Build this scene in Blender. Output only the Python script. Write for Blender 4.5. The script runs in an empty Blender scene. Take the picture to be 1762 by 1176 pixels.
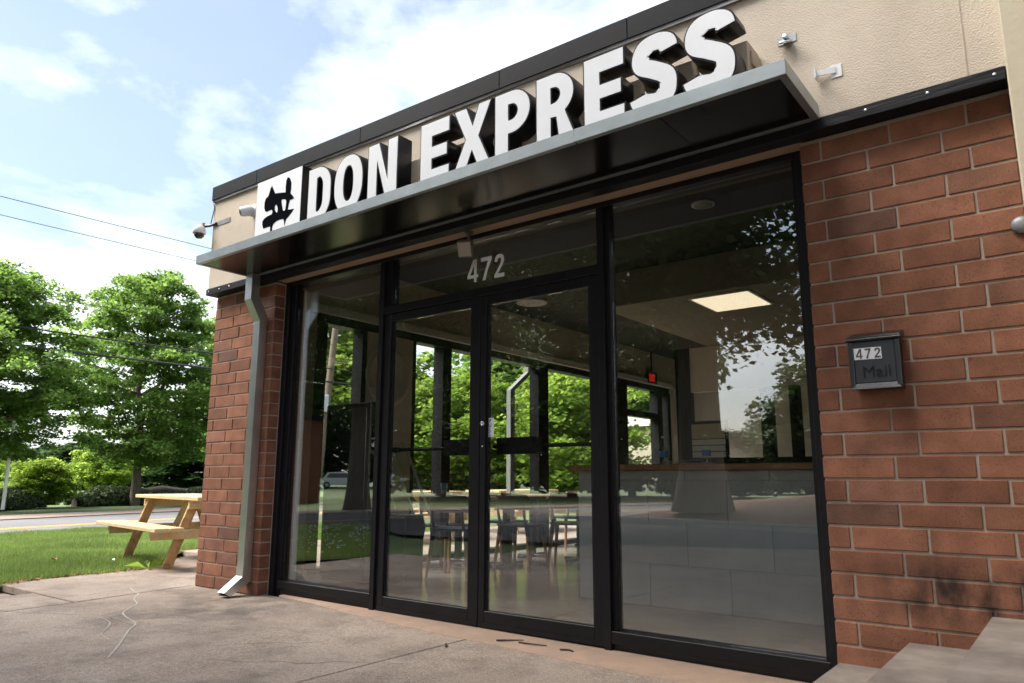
import bpy, math, random
import numpy as np
from mathutils import Vector, Matrix

# ------------------------------------------------------------------ camera, world, sun
scene = bpy.context.scene
COL = scene.collection
R = math.radians
cam_d = bpy.data.cameras.new("camera")
cam_d.sensor_width = 36.0
cam_d.lens = 36.0 * 1266.68 / 1762.0
cam_d.clip_start = 0.05
cam_d.clip_end = 2000
cam_d.dof.use_dof = True
cam_d.dof.focus_distance = 5.0
cam_d.dof.aperture_fstop = 4.5
cam = bpy.data.objects.new("camera", cam_d)
COL.objects.link(cam)
YAW, PITCH, ROLL = -0.656710, 0.184626, 0.002428
cy_, sy_, cp_, sp_ = math.cos(YAW), math.sin(YAW), math.cos(PITCH), math.sin(PITCH)
fw = Vector((sy_ * cp_, cy_ * cp_, sp_))
rt = Vector((cy_, -sy_, 0.0))
up = rt.cross(fw)
r2 = rt * math.cos(ROLL) + up * math.sin(ROLL)
u2 = up * math.cos(ROLL) - rt * math.sin(ROLL)
CAM = Vector((0.957324, -3.578025, 0.910759))
mw = Matrix(((r2.x, u2.x, -fw.x, CAM.x), (r2.y, u2.y, -fw.y, CAM.y), (r2.z, u2.z, -fw.z, CAM.z), (0, 0, 0, 1)))
cam.matrix_world = mw
scene.camera = cam

SUN_EL, SUN_AZ = R(50), math.atan2(-0.66, -0.75)
world = bpy.data.worlds.new("World")
scene.world = world
world.use_nodes = True
wn, wl = world.node_tree.nodes, world.node_tree.links
wn.clear()
w_out = wn.new("ShaderNodeOutputWorld")
bg_sky = wn.new("ShaderNodeBackground")
bg_cloud = wn.new("ShaderNodeBackground")
mixw = wn.new("ShaderNodeMixShader")
sky = wn.new("ShaderNodeTexSky")
sky.sky_type = 'NISHITA'
sky.sun_disc = False
sky.sun_elevation = SUN_EL
sky.sun_rotation = SUN_AZ
sky.air_density = 1.2
sky.dust_density = 2.0
sky.ozone_density = 3.5
SKY_STRENGTH = 0.042
CLOUD = 0.58
bg_sky.inputs['Strength'].default_value = SKY_STRENGTH
tc = wn.new("ShaderNodeTexCoord")
mp = wn.new("ShaderNodeMapping")
mp.inputs['Scale'].default_value = (1.0, 1.0, 2.4)
mp.inputs['Location'].default_value = (0.3009, -3.697, -3.08)
n1 = wn.new("ShaderNodeTexNoise")
n1.inputs['Scale'].default_value = 2.0
n1.inputs['Detail'].default_value = 9.0
n1.inputs['Roughness'].default_value = 0.56
n1.inputs['Distortion'].default_value = 0.25
rp = wn.new("ShaderNodeValToRGB")
rp.color_ramp.elements[0].position = 0.43
rp.color_ramp.elements[1].position = 0.80
n2 = wn.new("ShaderNodeTexNoise")
n2.inputs['Scale'].default_value = 5.0
n2.inputs['Detail'].default_value = 7.0
rp2 = wn.new("ShaderNodeValToRGB")
rp2.color_ramp.elements[0].position = 0.3
rp2.color_ramp.elements[0].color = (0.86, 0.89, 0.93, 1)
rp2.color_ramp.elements[1].position = 0.7
rp2.color_ramp.elements[1].color = (1.0, 1.0, 1.0, 1)
wl.new(tc.outputs['Generated'], mp.inputs['Vector'])
wl.new(mp.outputs['Vector'], n1.inputs['Vector'])
wl.new(mp.outputs['Vector'], n2.inputs['Vector'])
wl.new(n1.outputs['Fac'], rp.inputs['Fac'])
wl.new(n2.outputs['Fac'], rp2.inputs['Fac'])
wl.new(sky.outputs['Color'], bg_sky.inputs['Color'])
wl.new(rp2.outputs['Color'], bg_cloud.inputs['Color'])
bg_cloud.inputs['Strength'].default_value = CLOUD
hz = wn.new("ShaderNodeMath"); hz.operation = 'MULTIPLY_ADD'      # thin cloud veil everywhere, thicker where the noise is high
hz.inputs[1].default_value = 0.89; hz.inputs[2].default_value = 0.11
wl.new(rp.outputs['Color'], hz.inputs[0])
wl.new(hz.outputs[0], mixw.inputs['Fac'])
wl.new(bg_sky.outputs[0], mixw.inputs[1])
wl.new(bg_cloud.outputs[0], mixw.inputs[2])
wl.new(mixw.outputs[0], w_out.inputs['Surface'])

sun_d = bpy.data.lights.new("sun", 'SUN')
sun_d.energy = 3.0
sun_d.angle = R(45)
sun_d.color = (1.0, 0.96, 0.90)
sun = bpy.data.objects.new("sun", sun_d)
COL.objects.link(sun)
sdir = Vector((math.sin(SUN_AZ) * math.cos(SUN_EL), math.cos(SUN_AZ) * math.cos(SUN_EL), math.sin(SUN_EL)))
sun.rotation_euler = (-sdir).to_track_quat('-Z', 'Y').to_euler()
sun.location = (-10, -12, 20)

vs = scene.view_settings
vs.view_transform = 'Standard'
vs.look = 'None'
vs.exposure = 2.35
vs.gamma = 1.0
vs.use_curve_mapping = False
scene.render.engine = 'CYCLES'
cyc = scene.cycles
cyc.max_bounces = 10
cyc.diffuse_bounces = 4
cyc.glossy_bounces = 5
cyc.transmission_bounces = 6
cyc.transparent_max_bounces = 24
cyc.sample_clamp_indirect = 6.0
cyc.caustics_reflective = False
cyc.caustics_refractive = False
cyc.use_denoising = True
try:
    cyc.denoiser = 'OPENIMAGEDENOISE'
except Exception:
    pass

# ------------------------------------------------------------------ mesh helpers
rng = random.Random(7)


class MB:
    """collects pieces of one mesh"""
    def __init__(self):
        self.v, self.f, self.sm = [], [], []

    def add(self, vs_, fs, smooth=False, fix=False):
        b = len(self.v)
        if fix:
            c = np.mean(np.array(vs_), axis=0)
            out = []
            for f in fs:
                p = [np.array(vs_[i]) for i in f]
                n = np.zeros(3)
                for i in range(len(p)):
                    n += np.cross(p[i], p[(i + 1) % len(p)])
                if np.dot(n, np.mean(p, axis=0) - c) < 0:
                    f = f[::-1]
                out.append(f)
            fs = out
        self.v += [tuple(map(float, p)) for p in vs_]
        self.f += [tuple(i + b for i in f) for f in fs]
        self.sm += [smooth] * len(fs)
        return self

    def box(self, x0, x1, y0, y1, z0, z1, b=0.0):
        return self.hexa([(x0, y0, z0), (x1, y0, z0), (x1, y1, z0), (x0, y1, z0), (x0, y0, z1), (x1, y0, z1), (x1, y1, z1), (x0, y1, z1)], b)

    def hexa(self, p, b=0.0):
        if b <= 0:
            return self.add(p, [(0, 3, 2, 1), (4, 5, 6, 7), (0, 1, 5, 4), (1, 2, 6, 5), (2, 3, 7, 6), (3, 0, 4, 7)], fix=True)
        P = [np.array(q, float) for q in p]
        nb = [(1, 3, 4), (0, 2, 5), (3, 1, 6), (2, 0, 7), (5, 7, 0), (4, 6, 1), (7, 5, 2), (6, 4, 3)]
        V = []
        for i in range(8):
            d = []
            for j in nb[i]:
                e = P[j] - P[i]
                d.append(e / np.linalg.norm(e) * b)
            V += [P[i] + d[1] + d[2], P[i] + d[0] + d[2], P[i] + d[0] + d[1]]   # on the x, y and z face
        X = lambda i: 3 * i
        Yv = lambda i: 3 * i + 1
        Zv = lambda i: 3 * i + 2
        F = [[X(i) for i in (0, 3, 7, 4)], [X(i) for i in (1, 2, 6, 5)], [Yv(i) for i in (0, 1, 5, 4)], [Yv(i) for i in (3, 2, 6, 7)],
             [Zv(i) for i in (0, 1, 2, 3)], [Zv(i) for i in (4, 5, 6, 7)]]
        for i, j in ((0, 4), (1, 5), (2, 6), (3, 7)):
            F.append([X(i), X(j), Yv(j), Yv(i)])
        for i, j in ((0, 1), (3, 2), (4, 5), (7, 6)):
            F.append([Yv(i), Yv(j), Zv(j), Zv(i)])
        for i, j in ((0, 3), (1, 2), (4, 7), (5, 6)):
            F.append([X(i), X(j), Zv(j), Zv(i)])
        for i in range(8):
            F.append([X(i), Yv(i), Zv(i)])
        return self.add(V, F, fix=True)

    def tube(self, pts, rad, n=10, cap=True, smooth=True):
        pts = [Vector(p) for p in pts]
        if not hasattr(rad, '__len__'):
            rad = [rad] * len(pts)
        V, F = [], []
        up0 = Vector((0, 0, 1))
        t0 = (pts[1] - pts[0]).normalized()
        if abs(t0.dot(up0)) > 0.95:
            up0 = Vector((1, 0, 0))
        a = t0.cross(up0).normalized()
        for i, p in enumerate(pts):
            t = (pts[min(i + 1, len(pts) - 1)] - pts[max(i - 1, 0)]).normalized()
            a = (a - t * a.dot(t)).normalized()
            bb = t.cross(a)
            for k in range(n):
                an = 2 * math.pi * k / n
                V.append(p + (a * math.cos(an) + bb * math.sin(an)) * rad[i])
        for i in range(len(pts) - 1):
            for k in range(n):
                F.append((i * n + k, i * n + (k + 1) % n, (i + 1) * n + (k + 1) % n, (i + 1) * n + k))
        self.add(V, F, smooth)
        if cap:
            self.add([V[k] for k in range(n)], [tuple(range(n))[::-1]])
            self.add([V[(len(pts) - 1) * n + k] for k in range(n)], [tuple(range(n))])
        return self

    def lathe(self, prof, c=(0, 0, 0), axis=(0, 0, 1), n=20, smooth=True):
        ax = Vector(axis).normalized()
        a = ax.orthogonal().normalized()
        bb = ax.cross(a)
        V, F = [], []
        for r, h in prof:
            for k in range(n):
                an = 2 * math.pi * k / n
                V.append(Vector(c) + ax * h + (a * math.cos(an) + bb * math.sin(an)) * r)
        for i in range(len(prof) - 1):
            for k in range(n):
                F.append((i * n + k, i * n + (k + 1) % n, (i + 1) * n + (k + 1) % n, (i + 1) * n + k))
        F.append(tuple(range(n))[::-1])
        F.append(tuple((len(prof) - 1) * n + k for k in range(n)))
        return self.add(V, F, smooth)

    def beam(self, p0, p1, w, t, side=(0, 0, 1), b=0.0):
        """a board from p0 to p1; t thick along 'side', w wide across it"""
        p0, p1 = Vector(p0), Vector(p1)
        d = (p1 - p0).normalized()
        s = Vector(side)
        s = (s - d * s.dot(d)).normalized()
        q = d.cross(s)
        c = [p0 - q * w / 2 - s * t / 2, p1 - q * w / 2 - s * t / 2, p1 + q * w / 2 - s * t / 2, p0 + q * w / 2 - s * t / 2,
             p0 - q * w / 2 + s * t / 2, p1 - q * w / 2 + s * t / 2, p1 + q * w / 2 + s * t / 2, p0 + q * w / 2 + s * t / 2]
        return self.hexa([tuple(x) for x in c], b)

    def mesh(self, name, mat=None, off=(0, 0, 0)):
        me = bpy.data.meshes.new(name)
        o = Vector(off)
        me.from_pydata([tuple(Vector(p) - o) for p in self.v], [], self.f)
        me.polygons.foreach_set('use_smooth', self.sm)
        if mat:
            me.materials.append(mat)
        me.update()
        return me

    def build(self, name, mat, parent=None, label=None, off=None):
        if off is None:
            off = parent['_o'] if parent is not None and '_o' in parent else (0, 0, 0)
        ob = bpy.data.objects.new(name, self.mesh(name, mat, off))
        COL.objects.link(ob)
        if parent is not None:
            ob.parent = parent
            ob['_o'] = tuple(off)
        if label:
            ob['label'] = label
        return ob


def link(name, me, parent=None, loc=(0, 0, 0)):
    ob = bpy.data.objects.new(name, me)
    ob.location = loc
    COL.objects.link(ob)
    if parent is not None:
        ob.parent = parent
        ob['_o'] = tuple(parent['_o']) if '_o' in parent else (0, 0, 0)
    return ob


def thing(name, label, cat, loc=(0, 0, 0), rz=0.0, group=None, local=False):
    o = bpy.data.objects.new(name, None)
    o.empty_display_size = 0.1
    COL.objects.link(o)
    o.location = loc
    o.rotation_euler = (0, 0, rz)
    o['label'] = label
    o['category'] = cat
    if group:
        o['group'] = group
    o['_o'] = (0.0, 0.0, 0.0) if local else tuple(float(x) for x in loc)
    return o


def tag(o, label, cat, group=None, kind=None):
    if label:
        o['label'] = label
    if cat:
        o['category'] = cat
    if group:
        o['group'] = group
    if kind:
        o['kind'] = kind
    return o


def struct(name, mb, mat):
    o = mb.build(name, mat)
    o['kind'] = 'structure'
    return o


def copy_tree(o, parent=None):
    c = o.copy()
    COL.objects.link(c)
    if parent is not None:
        c.parent = parent
    for ch in [x for x in o.children]:
        copy_tree(ch, c)
    return c


# ------------------------------------------------------------------ 2-D outlines (letters, emblem)
def arc(cx, cy, rx, ry, a0, a1, n=8):
    return [(cx + rx * math.cos(R(a0 + (a1 - a0) * i / n)), cy + ry * math.sin(R(a0 + (a1 - a0) * i / n))) for i in range(n + 1)]


def catmull(p, closed=False, n=5):
    out = []
    m = len(p)
    rngi = range(m if closed else m - 1)
    for i in rngi:
        g = lambda k: np.array(p[k % m] if closed else p[min(max(k, 0), m - 1)], float)
        a, b, c, d = g(i - 1), g(i), g(i + 1), g(i + 2)
        for j in range(n):
            t = j / n
            out.append(tuple(0.5 * ((2 * b) + (-a + c) * t + (2 * a - 5 * b + 4 * c - d) * t * t + (-a + 3 * b - 3 * c + d) * t ** 3)))
    if not closed:
        out.append(tuple(p[-1]))
    return out


def stroke(path, w):
    P = [np.array(p, float) for p in path]
    Lf, Rt = [], []
    for i, p in enumerate(P):
        d = P[min(i + 1, len(P) - 1)] - P[max(i - 1, 0)]
        d /= np.linalg.norm(d)
        nrm = np.array([-d[1], d[0]])
        Lf.append(tuple(p + nrm * w / 2))
        Rt.append(tuple(p - nrm * w / 2))
    return Lf + Rt[::-1]


def plate(loops, depth, name, mat, parent, at, offset=0.0, bevel=0.0, child_of=None):
    """outline (x along the wall, y up) made into a plate whose front faces -y; at = (x, y of the front, z)"""
    cu = bpy.data.curves.new(name, 'CURVE')
    cu.dimensions = '2D'
    cu.fill_mode = 'BOTH'
    cu.extrude = depth / 2
    cu.offset = offset
    cu.bevel_depth = bevel
    for lp in loops:
        s = cu.splines.new('POLY')
        s.points.add(len(lp) - 1)
        for i, (x, y) in enumerate(lp):
            s.points[i].co = (x, y, 0, 1)
        s.use_cyclic_u = True
    return _plate(cu, depth, name, mat, parent, at)


def text(body, size, depth, name, mat, parent, at, offset=0.0, sx=1.0, align='LEFT', vertical=False):
    cu = bpy.data.curves.new(name, 'FONT')
    cu.body = body
    cu.size = size
    cu.extrude = depth / 2
    cu.offset = offset
    cu.align_x = align
    if vertical:
        cu.space_line = 0.82
    return _plate(cu, depth, name, mat, parent, at, sx)


def _plate(cu, depth, name, mat, parent, at, sx=1.0):
    ob = bpy.data.objects.new("tmp", cu)
    COL.objects.link(ob)
    dg = bpy.context.evaluated_depsgraph_get()
    me = bpy.data.meshes.new_from_object(ob.evaluated_get(dg))
    bpy.data.objects.remove(ob)
    o = Vector(parent['_o']) if parent is not None and '_o' in parent else Vector((0, 0, 0))
    me.transform(Matrix.Translation(Vector(at) + Vector((0, depth / 2, 0)) - o) @ Matrix.Rotation(R(90), 4, 'X') @ Matrix.Scale(sx, 4, (1, 0, 0)))
    me.materials.clear()
    me.materials.append(mat)
    me.name = name
    n = bpy.data.objects.new(name, me)
    COL.objects.link(n)
    if parent is not None:
        n.parent = parent
        n['_o'] = tuple(o)
    return n


# ------------------------------------------------------------------ materials
def mat(name, col=(0.5, 0.5, 0.5), rough=0.6, metal=0.0, var=0.0, vscale=4.0, bump=0.0, bscale=60.0, spec=0.5, col2=None, coords='Object',
        detail=6.0, island=0.0, objrand=0.0, stretch=None, trans=0.0, bdist=0.01):
    m = bpy.data.materials.new(name)
    m.use_nodes = True
    nt = m.node_tree
    N, L = nt.nodes, nt.links
    bs = N['Principled BSDF']
    bs.inputs['Base Color'].default_value = (*col, 1)
    bs.inputs['Roughness'].default_value = rough
    bs.inputs['Metallic'].default_value = metal
    bs.inputs['Specular IOR Level'].default_value = spec
    t = N.new('ShaderNodeTexCoord')
    src = t.outputs[coords]
    if stretch:
        mpn = N.new('ShaderNodeMapping')
        mpn.inputs['Scale'].default_value = stretch
        L.new(src, mpn.inputs['Vector'])
        src = mpn.outputs['Vector']
    colsock = None
    if var > 0 or col2:
        nz = N.new('ShaderNodeTexNoise')
        nz.inputs['Scale'].default_value = vscale
        nz.inputs['Detail'].default_value = detail
        nz.inputs['Roughness'].default_value = 0.62
        L.new(src, nz.inputs['Vector'])
        mx = N.new('ShaderNodeMix')
        mx.data_type = 'RGBA'
        c2 = col2 if col2 else tuple(min(1, c * (1 + var)) for c in col)
        c1 = col if col2 else tuple(c * (1 - var) for c in col)
        mx.inputs['A'].default_value = (*c1, 1)
        mx.inputs['B'].default_value = (*c2, 1)
        rmp = N.new('ShaderNodeMapRange')
        rmp.inputs['From Min'].default_value = 0.32
        rmp.inputs['From Max'].default_value = 0.68
        L.new(nz.outputs['Fac'], rmp.inputs['Value'])
        L.new(rmp.outputs['Result'], mx.inputs['Factor'])
        colsock = mx.outputs['Result']
    rnd = None
    if island > 0:
        g = N.new('ShaderNodeNewGeometry')
        rnd, amt = g.outputs['Random Per Island'], island
    elif objrand > 0:
        g = N.new('ShaderNodeObjectInfo')
        rnd, amt = g.outputs['Random'], objrand
    if rnd is not None:
        mr = N.new('ShaderNodeMapRange')
        mr.inputs['To Min'].default_value = 1 - amt
        mr.inputs['To Max'].default_value = 1 + amt
        L.new(rnd, mr.inputs['Value'])
        hs = N.new('ShaderNodeHueSaturation')
        hs.inputs['Color'].default_value = (*col, 1)
        if colsock:
            L.new(colsock, hs.inputs['Color'])
        L.new(mr.outputs['Result'], hs.inputs['Value'])
        colsock = hs.outputs['Color']
    if colsock:
        L.new(colsock, bs.inputs['Base Color'])
    if bump > 0:
        bn = N.new('ShaderNodeTexNoise')
        bn.inputs['Scale'].default_value = bscale
        bn.inputs['Detail'].default_value = 5
        L.new(src, bn.inputs['Vector'])
        bp = N.new('ShaderNodeBump')
        bp.inputs['Strength'].default_value = bump
        bp.inputs['Distance'].default_value = bdist
        L.new(bn.outputs['Fac'], bp.inputs['Height'])
        L.new(bp.outputs['Normal'], bs.inputs['Normal'])
    if trans > 0:
        tr = N.new('ShaderNodeBsdfTranslucent')
        mxs = N.new('ShaderNodeMixShader')
        mxs.inputs['Fac'].default_value = trans
        if colsock:
            hs2 = N.new('ShaderNodeHueSaturation')
            hs2.inputs['Value'].default_value = 1.5
            hs2.inputs['Hue'].default_value = 0.485
            L.new(colsock, hs2.inputs['Color'])
            L.new(hs2.outputs['Color'], tr.inputs['Color'])
        L.new(bs.outputs[0], mxs.inputs[1])
        L.new(tr.outputs[0], mxs.inputs[2])
        L.new(mxs.outputs[0], N['Material Output'].inputs['Surface'])
    return m


def glass(name, r0=0.07, tint=(0.975, 0.985, 0.98)):
    m = bpy.data.materials.new(name)
    m.use_nodes = True
    N, L = m.node_tree.nodes, m.node_tree.links
    N.clear()
    out = N.new('ShaderNodeOutputMaterial')
    tr = N.new('ShaderNodeBsdfTransparent')
    tr.inputs['Color'].default_value = (*tint, 1)
    gl = N.new('ShaderNodeBsdfGlossy')
    gl.inputs['Roughness'].default_value = 0.0
    gl.inputs['Color'].default_value = (1, 1, 1, 1)
    lw = N.new('ShaderNodeLayerWeight')
    lw.inputs['Blend'].default_value = 0.5
    pw = N.new('ShaderNodeMath'); pw.operation = 'POWER'; pw.inputs[1].default_value = 5.0
    ml = N.new('ShaderNodeMath'); ml.operation = 'MULTIPLY_ADD'; ml.inputs[1].default_value = 1 - r0; ml.inputs[2].default_value = r0
    L.new(lw.outputs['Facing'], pw.inputs[0])
    L.new(pw.outputs[0], ml.inputs[0])
    mx = N.new('ShaderNodeMixShader')
    L.new(ml.outputs[0], mx.inputs['Fac'])
    L.new(tr.outputs[0], mx.inputs[1])
    L.new(gl.outputs[0], mx.inputs[2])
    L.new(mx.outputs[0], out.inputs['Surface'])
    return m


def emit(name, col, s):
    m = bpy.data.materials.new(name)
    m.use_nodes = True
    bs = m.node_tree.nodes['Principled BSDF']
    bs.inputs['Base Color'].default_value = (*col, 1)
    bs.inputs['Emission Color'].default_value = (*col, 1)
    bs.inputs['Emission Strength'].default_value = s
    return m


def brick_mat(name):
    """fired clay: each brick its own tone, speckled and wire-cut; soot where splashes reach, low on the right wall"""
    m = bpy.data.materials.new(name)
    m.use_nodes = True
    N, L = m.node_tree.nodes, m.node_tree.links
    bs = N['Principled BSDF']
    bs.inputs['Roughness'].default_value = 0.85
    bs.inputs['Specular IOR Level'].default_value = 0.25
    oi = N.new('ShaderNodeObjectInfo')
    rp_ = N.new('ShaderNodeValToRGB')
    e = rp_.color_ramp.elements
    e[0].position = 0.0; e[0].color = (0.2481, 0.1045, 0.0618, 1)
    e[1].position = 1.0; e[1].color = (0.3041, 0.1394, 0.0851, 1)
    for p, c in ((0.80, (0.2594, 0.1117, 0.0668, 1)), (0.87, (0.1673, 0.0891, 0.0627, 1)), (0.93, (0.2110, 0.0974, 0.0658, 1)), (0.45, (0.2746, 0.1199, 0.0719, 1))):
        q = e.new(p); q.color = c
    L.new(oi.outputs['Random'], rp_.inputs['Fac'])
    jm = N.new('ShaderNodeMath'); jm.operation = 'MULTIPLY'; jm.inputs[1].default_value = 7.31
    jf = N.new('ShaderNodeMath'); jf.operation = 'FRACT'
    jr = N.new('ShaderNodeMapRange'); jr.inputs['To Min'].default_value = 0.80; jr.inputs['To Max'].default_value = 1.16
    hv = N.new('ShaderNodeHueSaturation')
    L.new(oi.outputs['Random'], jm.inputs[0]); L.new(jm.outputs[0], jf.inputs[0]); L.new(jf.outputs[0], jr.inputs['Value'])
    L.new(jr.outputs['Result'], hv.inputs['Value']); L.new(rp_.outputs['Color'], hv.inputs['Color'])
    g = N.new('ShaderNodeNewGeometry')
    nz = N.new('ShaderNodeTexNoise'); nz.inputs['Scale'].default_value = 9.0; nz.inputs['Detail'].default_value = 8
    L.new(g.outputs['Position'], nz.inputs['Vector'])
    m1 = N.new('ShaderNodeMix'); m1.data_type = 'RGBA'; m1.blend_type = 'MULTIPLY'
    mr = N.new('ShaderNodeMapRange'); mr.inputs['From Min'].default_value = 0.3; mr.inputs['From Max'].default_value = 0.7
    mr.inputs['To Min'].default_value = 0.72; mr.inputs['To Max'].default_value = 1.18
    L.new(nz.outputs['Fac'], mr.inputs['Value'])
    m1.inputs['Factor'].default_value = 1.0
    L.new(hv.outputs['Color'], m1.inputs['A'])
    L.new(mr.outputs['Result'], m1.inputs['B'])
    c2 = N.new('ShaderNodeTexNoise'); c2.inputs['Scale'].default_value = 26; c2.inputs['Detail'].default_value = 9; c2.inputs['Roughness'].default_value = 0.7
    L.new(g.outputs['Position'], c2.inputs['Vector'])
    c2r = N.new('ShaderNodeMapRange'); c2r.inputs['From Min'].default_value = 0.62; c2r.inputs['From Max'].default_value = 0.72; c2r.inputs['To Max'].default_value = 0.55
    L.new(c2.outputs['Fac'], c2r.inputs['Value'])
    c2m = N.new('ShaderNodeMix'); c2m.data_type = 'RGBA'; c2m.inputs['B'].default_value = (0.30, 0.17, 0.12, 1)
    L.new(c2r.outputs['Result'], c2m.inputs['Factor']); L.new(m1.outputs['Result'], c2m.inputs['A'])
    # fine dark specks
    vz = N.new('ShaderNodeTexNoise'); vz.inputs['Scale'].default_value = 130; vz.inputs['Detail'].default_value = 2
    L.new(g.outputs['Position'], vz.inputs['Vector'])
    sp = N.new('ShaderNodeMapRange'); sp.inputs['From Min'].default_value = 0.30; sp.inputs['From Max'].default_value = 0.42
    sp.inputs['To Min'].default_value = 0.55; sp.inputs['To Max'].default_value = 1.0
    L.new(vz.outputs['Fac'], sp.inputs['Value'])
    m2 = N.new('ShaderNodeMix'); m2.data_type = 'RGBA'; m2.blend_type = 'MULTIPLY'; m2.inputs['Factor'].default_value = 1.0
    L.new(c2m.outputs['Result'], m2.inputs['A']); L.new(sp.outputs['Result'], m2.inputs['B'])
    L.new(soot(N, L, g, m2.outputs['Result']), bs.inputs['Base Color'])
    bn = N.new('ShaderNodeTexNoise'); bn.inputs['Scale'].default_value = 160; bn.inputs['Detail'].default_value = 3
    mpn = N.new('ShaderNodeMapping'); mpn.inputs['Scale'].default_value = (1, 1, 0.35)
    L.new(g.outputs['Position'], mpn.inputs['Vector']); L.new(mpn.outputs['Vector'], bn.inputs['Vector'])
    bp = N.new('ShaderNodeBump'); bp.inputs['Strength'].default_value = 0.5; bp.inputs['Distance'].default_value = 0.004
    L.new(bn.outputs['Fac'], bp.inputs['Height']); L.new(bp.outputs['Normal'], bs.inputs['Normal'])
    return m


def soot(N, L, g, col):
    sx = N.new('ShaderNodeSeparateXYZ')
    L.new(g.outputs['Position'], sx.inputs[0])

    def band(sock, a, b, c, d):
        q = N.new('ShaderNodeMapRange'); q.inputs['From Min'].default_value = a; q.inputs['From Max'].default_value = b
        L.new(sock, q.inputs['Value'])
        r = N.new('ShaderNodeMapRange'); r.inputs['From Min'].default_value = c; r.inputs['From Max'].default_value = d
        r.inputs['To Min'].default_value = 1; r.inputs['To Max'].default_value = 0
        L.new(sock, r.inputs['Value'])
        w = N.new('ShaderNodeMath'); w.operation = 'MULTIPLY'
        L.new(q.outputs['Result'], w.inputs[0]); L.new(r.outputs['Result'], w.inputs[1])
        return w.outputs[0]
    bz = band(sx.outputs['Z'], 0.28, 0.40, 0.50, 0.63)
    bx = band(sx.outputs['X'], 0.0, 0.42, 0.85, 1.05)
    nz = N.new('ShaderNodeTexNoise'); nz.inputs['Scale'].default_value = 6.5; nz.inputs['Detail'].default_value = 7
    mpn = N.new('ShaderNodeMapping'); mpn.inputs['Scale'].default_value = (1.5, 1, 0.7)
    L.new(g.outputs['Position'], mpn.inputs['Vector']); L.new(mpn.outputs['Vector'], nz.inputs['Vector'])
    nr = N.new('ShaderNodeMapRange'); nr.inputs['From Min'].default_value = 0.36; nr.inputs['From Max'].default_value = 0.60
    L.new(nz.outputs['Fac'], nr.inputs['Value'])
    a = N.new('ShaderNodeMath'); a.operation = 'MULTIPLY'
    L.new(bz, a.inputs[0]); L.new(bx, a.inputs[1])
    b = N.new('ShaderNodeMath'); b.operation = 'MULTIPLY'
    L.new(a.outputs[0], b.inputs[0]); L.new(nr.outputs['Result'], b.inputs[1])
    cc = N.new('ShaderNodeMath'); cc.operation = 'MULTIPLY'; cc.inputs[1].default_value = 0.93; cc.use_clamp = True
    L.new(b.outputs[0], cc.inputs[0])
    mx = N.new('ShaderNodeMix'); mx.data_type = 'RGBA'
    L.new(cc.outputs[0], mx.inputs['Factor'])
    L.new(col, mx.inputs['A'])
    mx.inputs['B'].default_value = (0.022, 0.017, 0.015, 1)
    return mx.outputs['Result']


def mortar_mat():
    m = bpy.data.materials.new('mortar')
    m.use_nodes = True
    N, L = m.node_tree.nodes, m.node_tree.links
    bs = N['Principled BSDF']
    bs.inputs['Roughness'].default_value = 0.95
    g = N.new('ShaderNodeNewGeometry')
    nz = N.new('ShaderNodeTexNoise'); nz.inputs['Scale'].default_value = 30
    L.new(g.outputs['Position'], nz.inputs['Vector'])
    mx = N.new('ShaderNodeMix'); mx.data_type = 'RGBA'
    mx.inputs['A'].default_value = (0.31, 0.255, 0.205, 1); mx.inputs['B'].default_value = (0.42, 0.355, 0.29, 1)
    L.new(nz.outputs['Fac'], mx.inputs['Factor'])
    L.new(soot(N, L, g, mx.outputs['Result']), bs.inputs['Base Color'])
    return m


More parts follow.
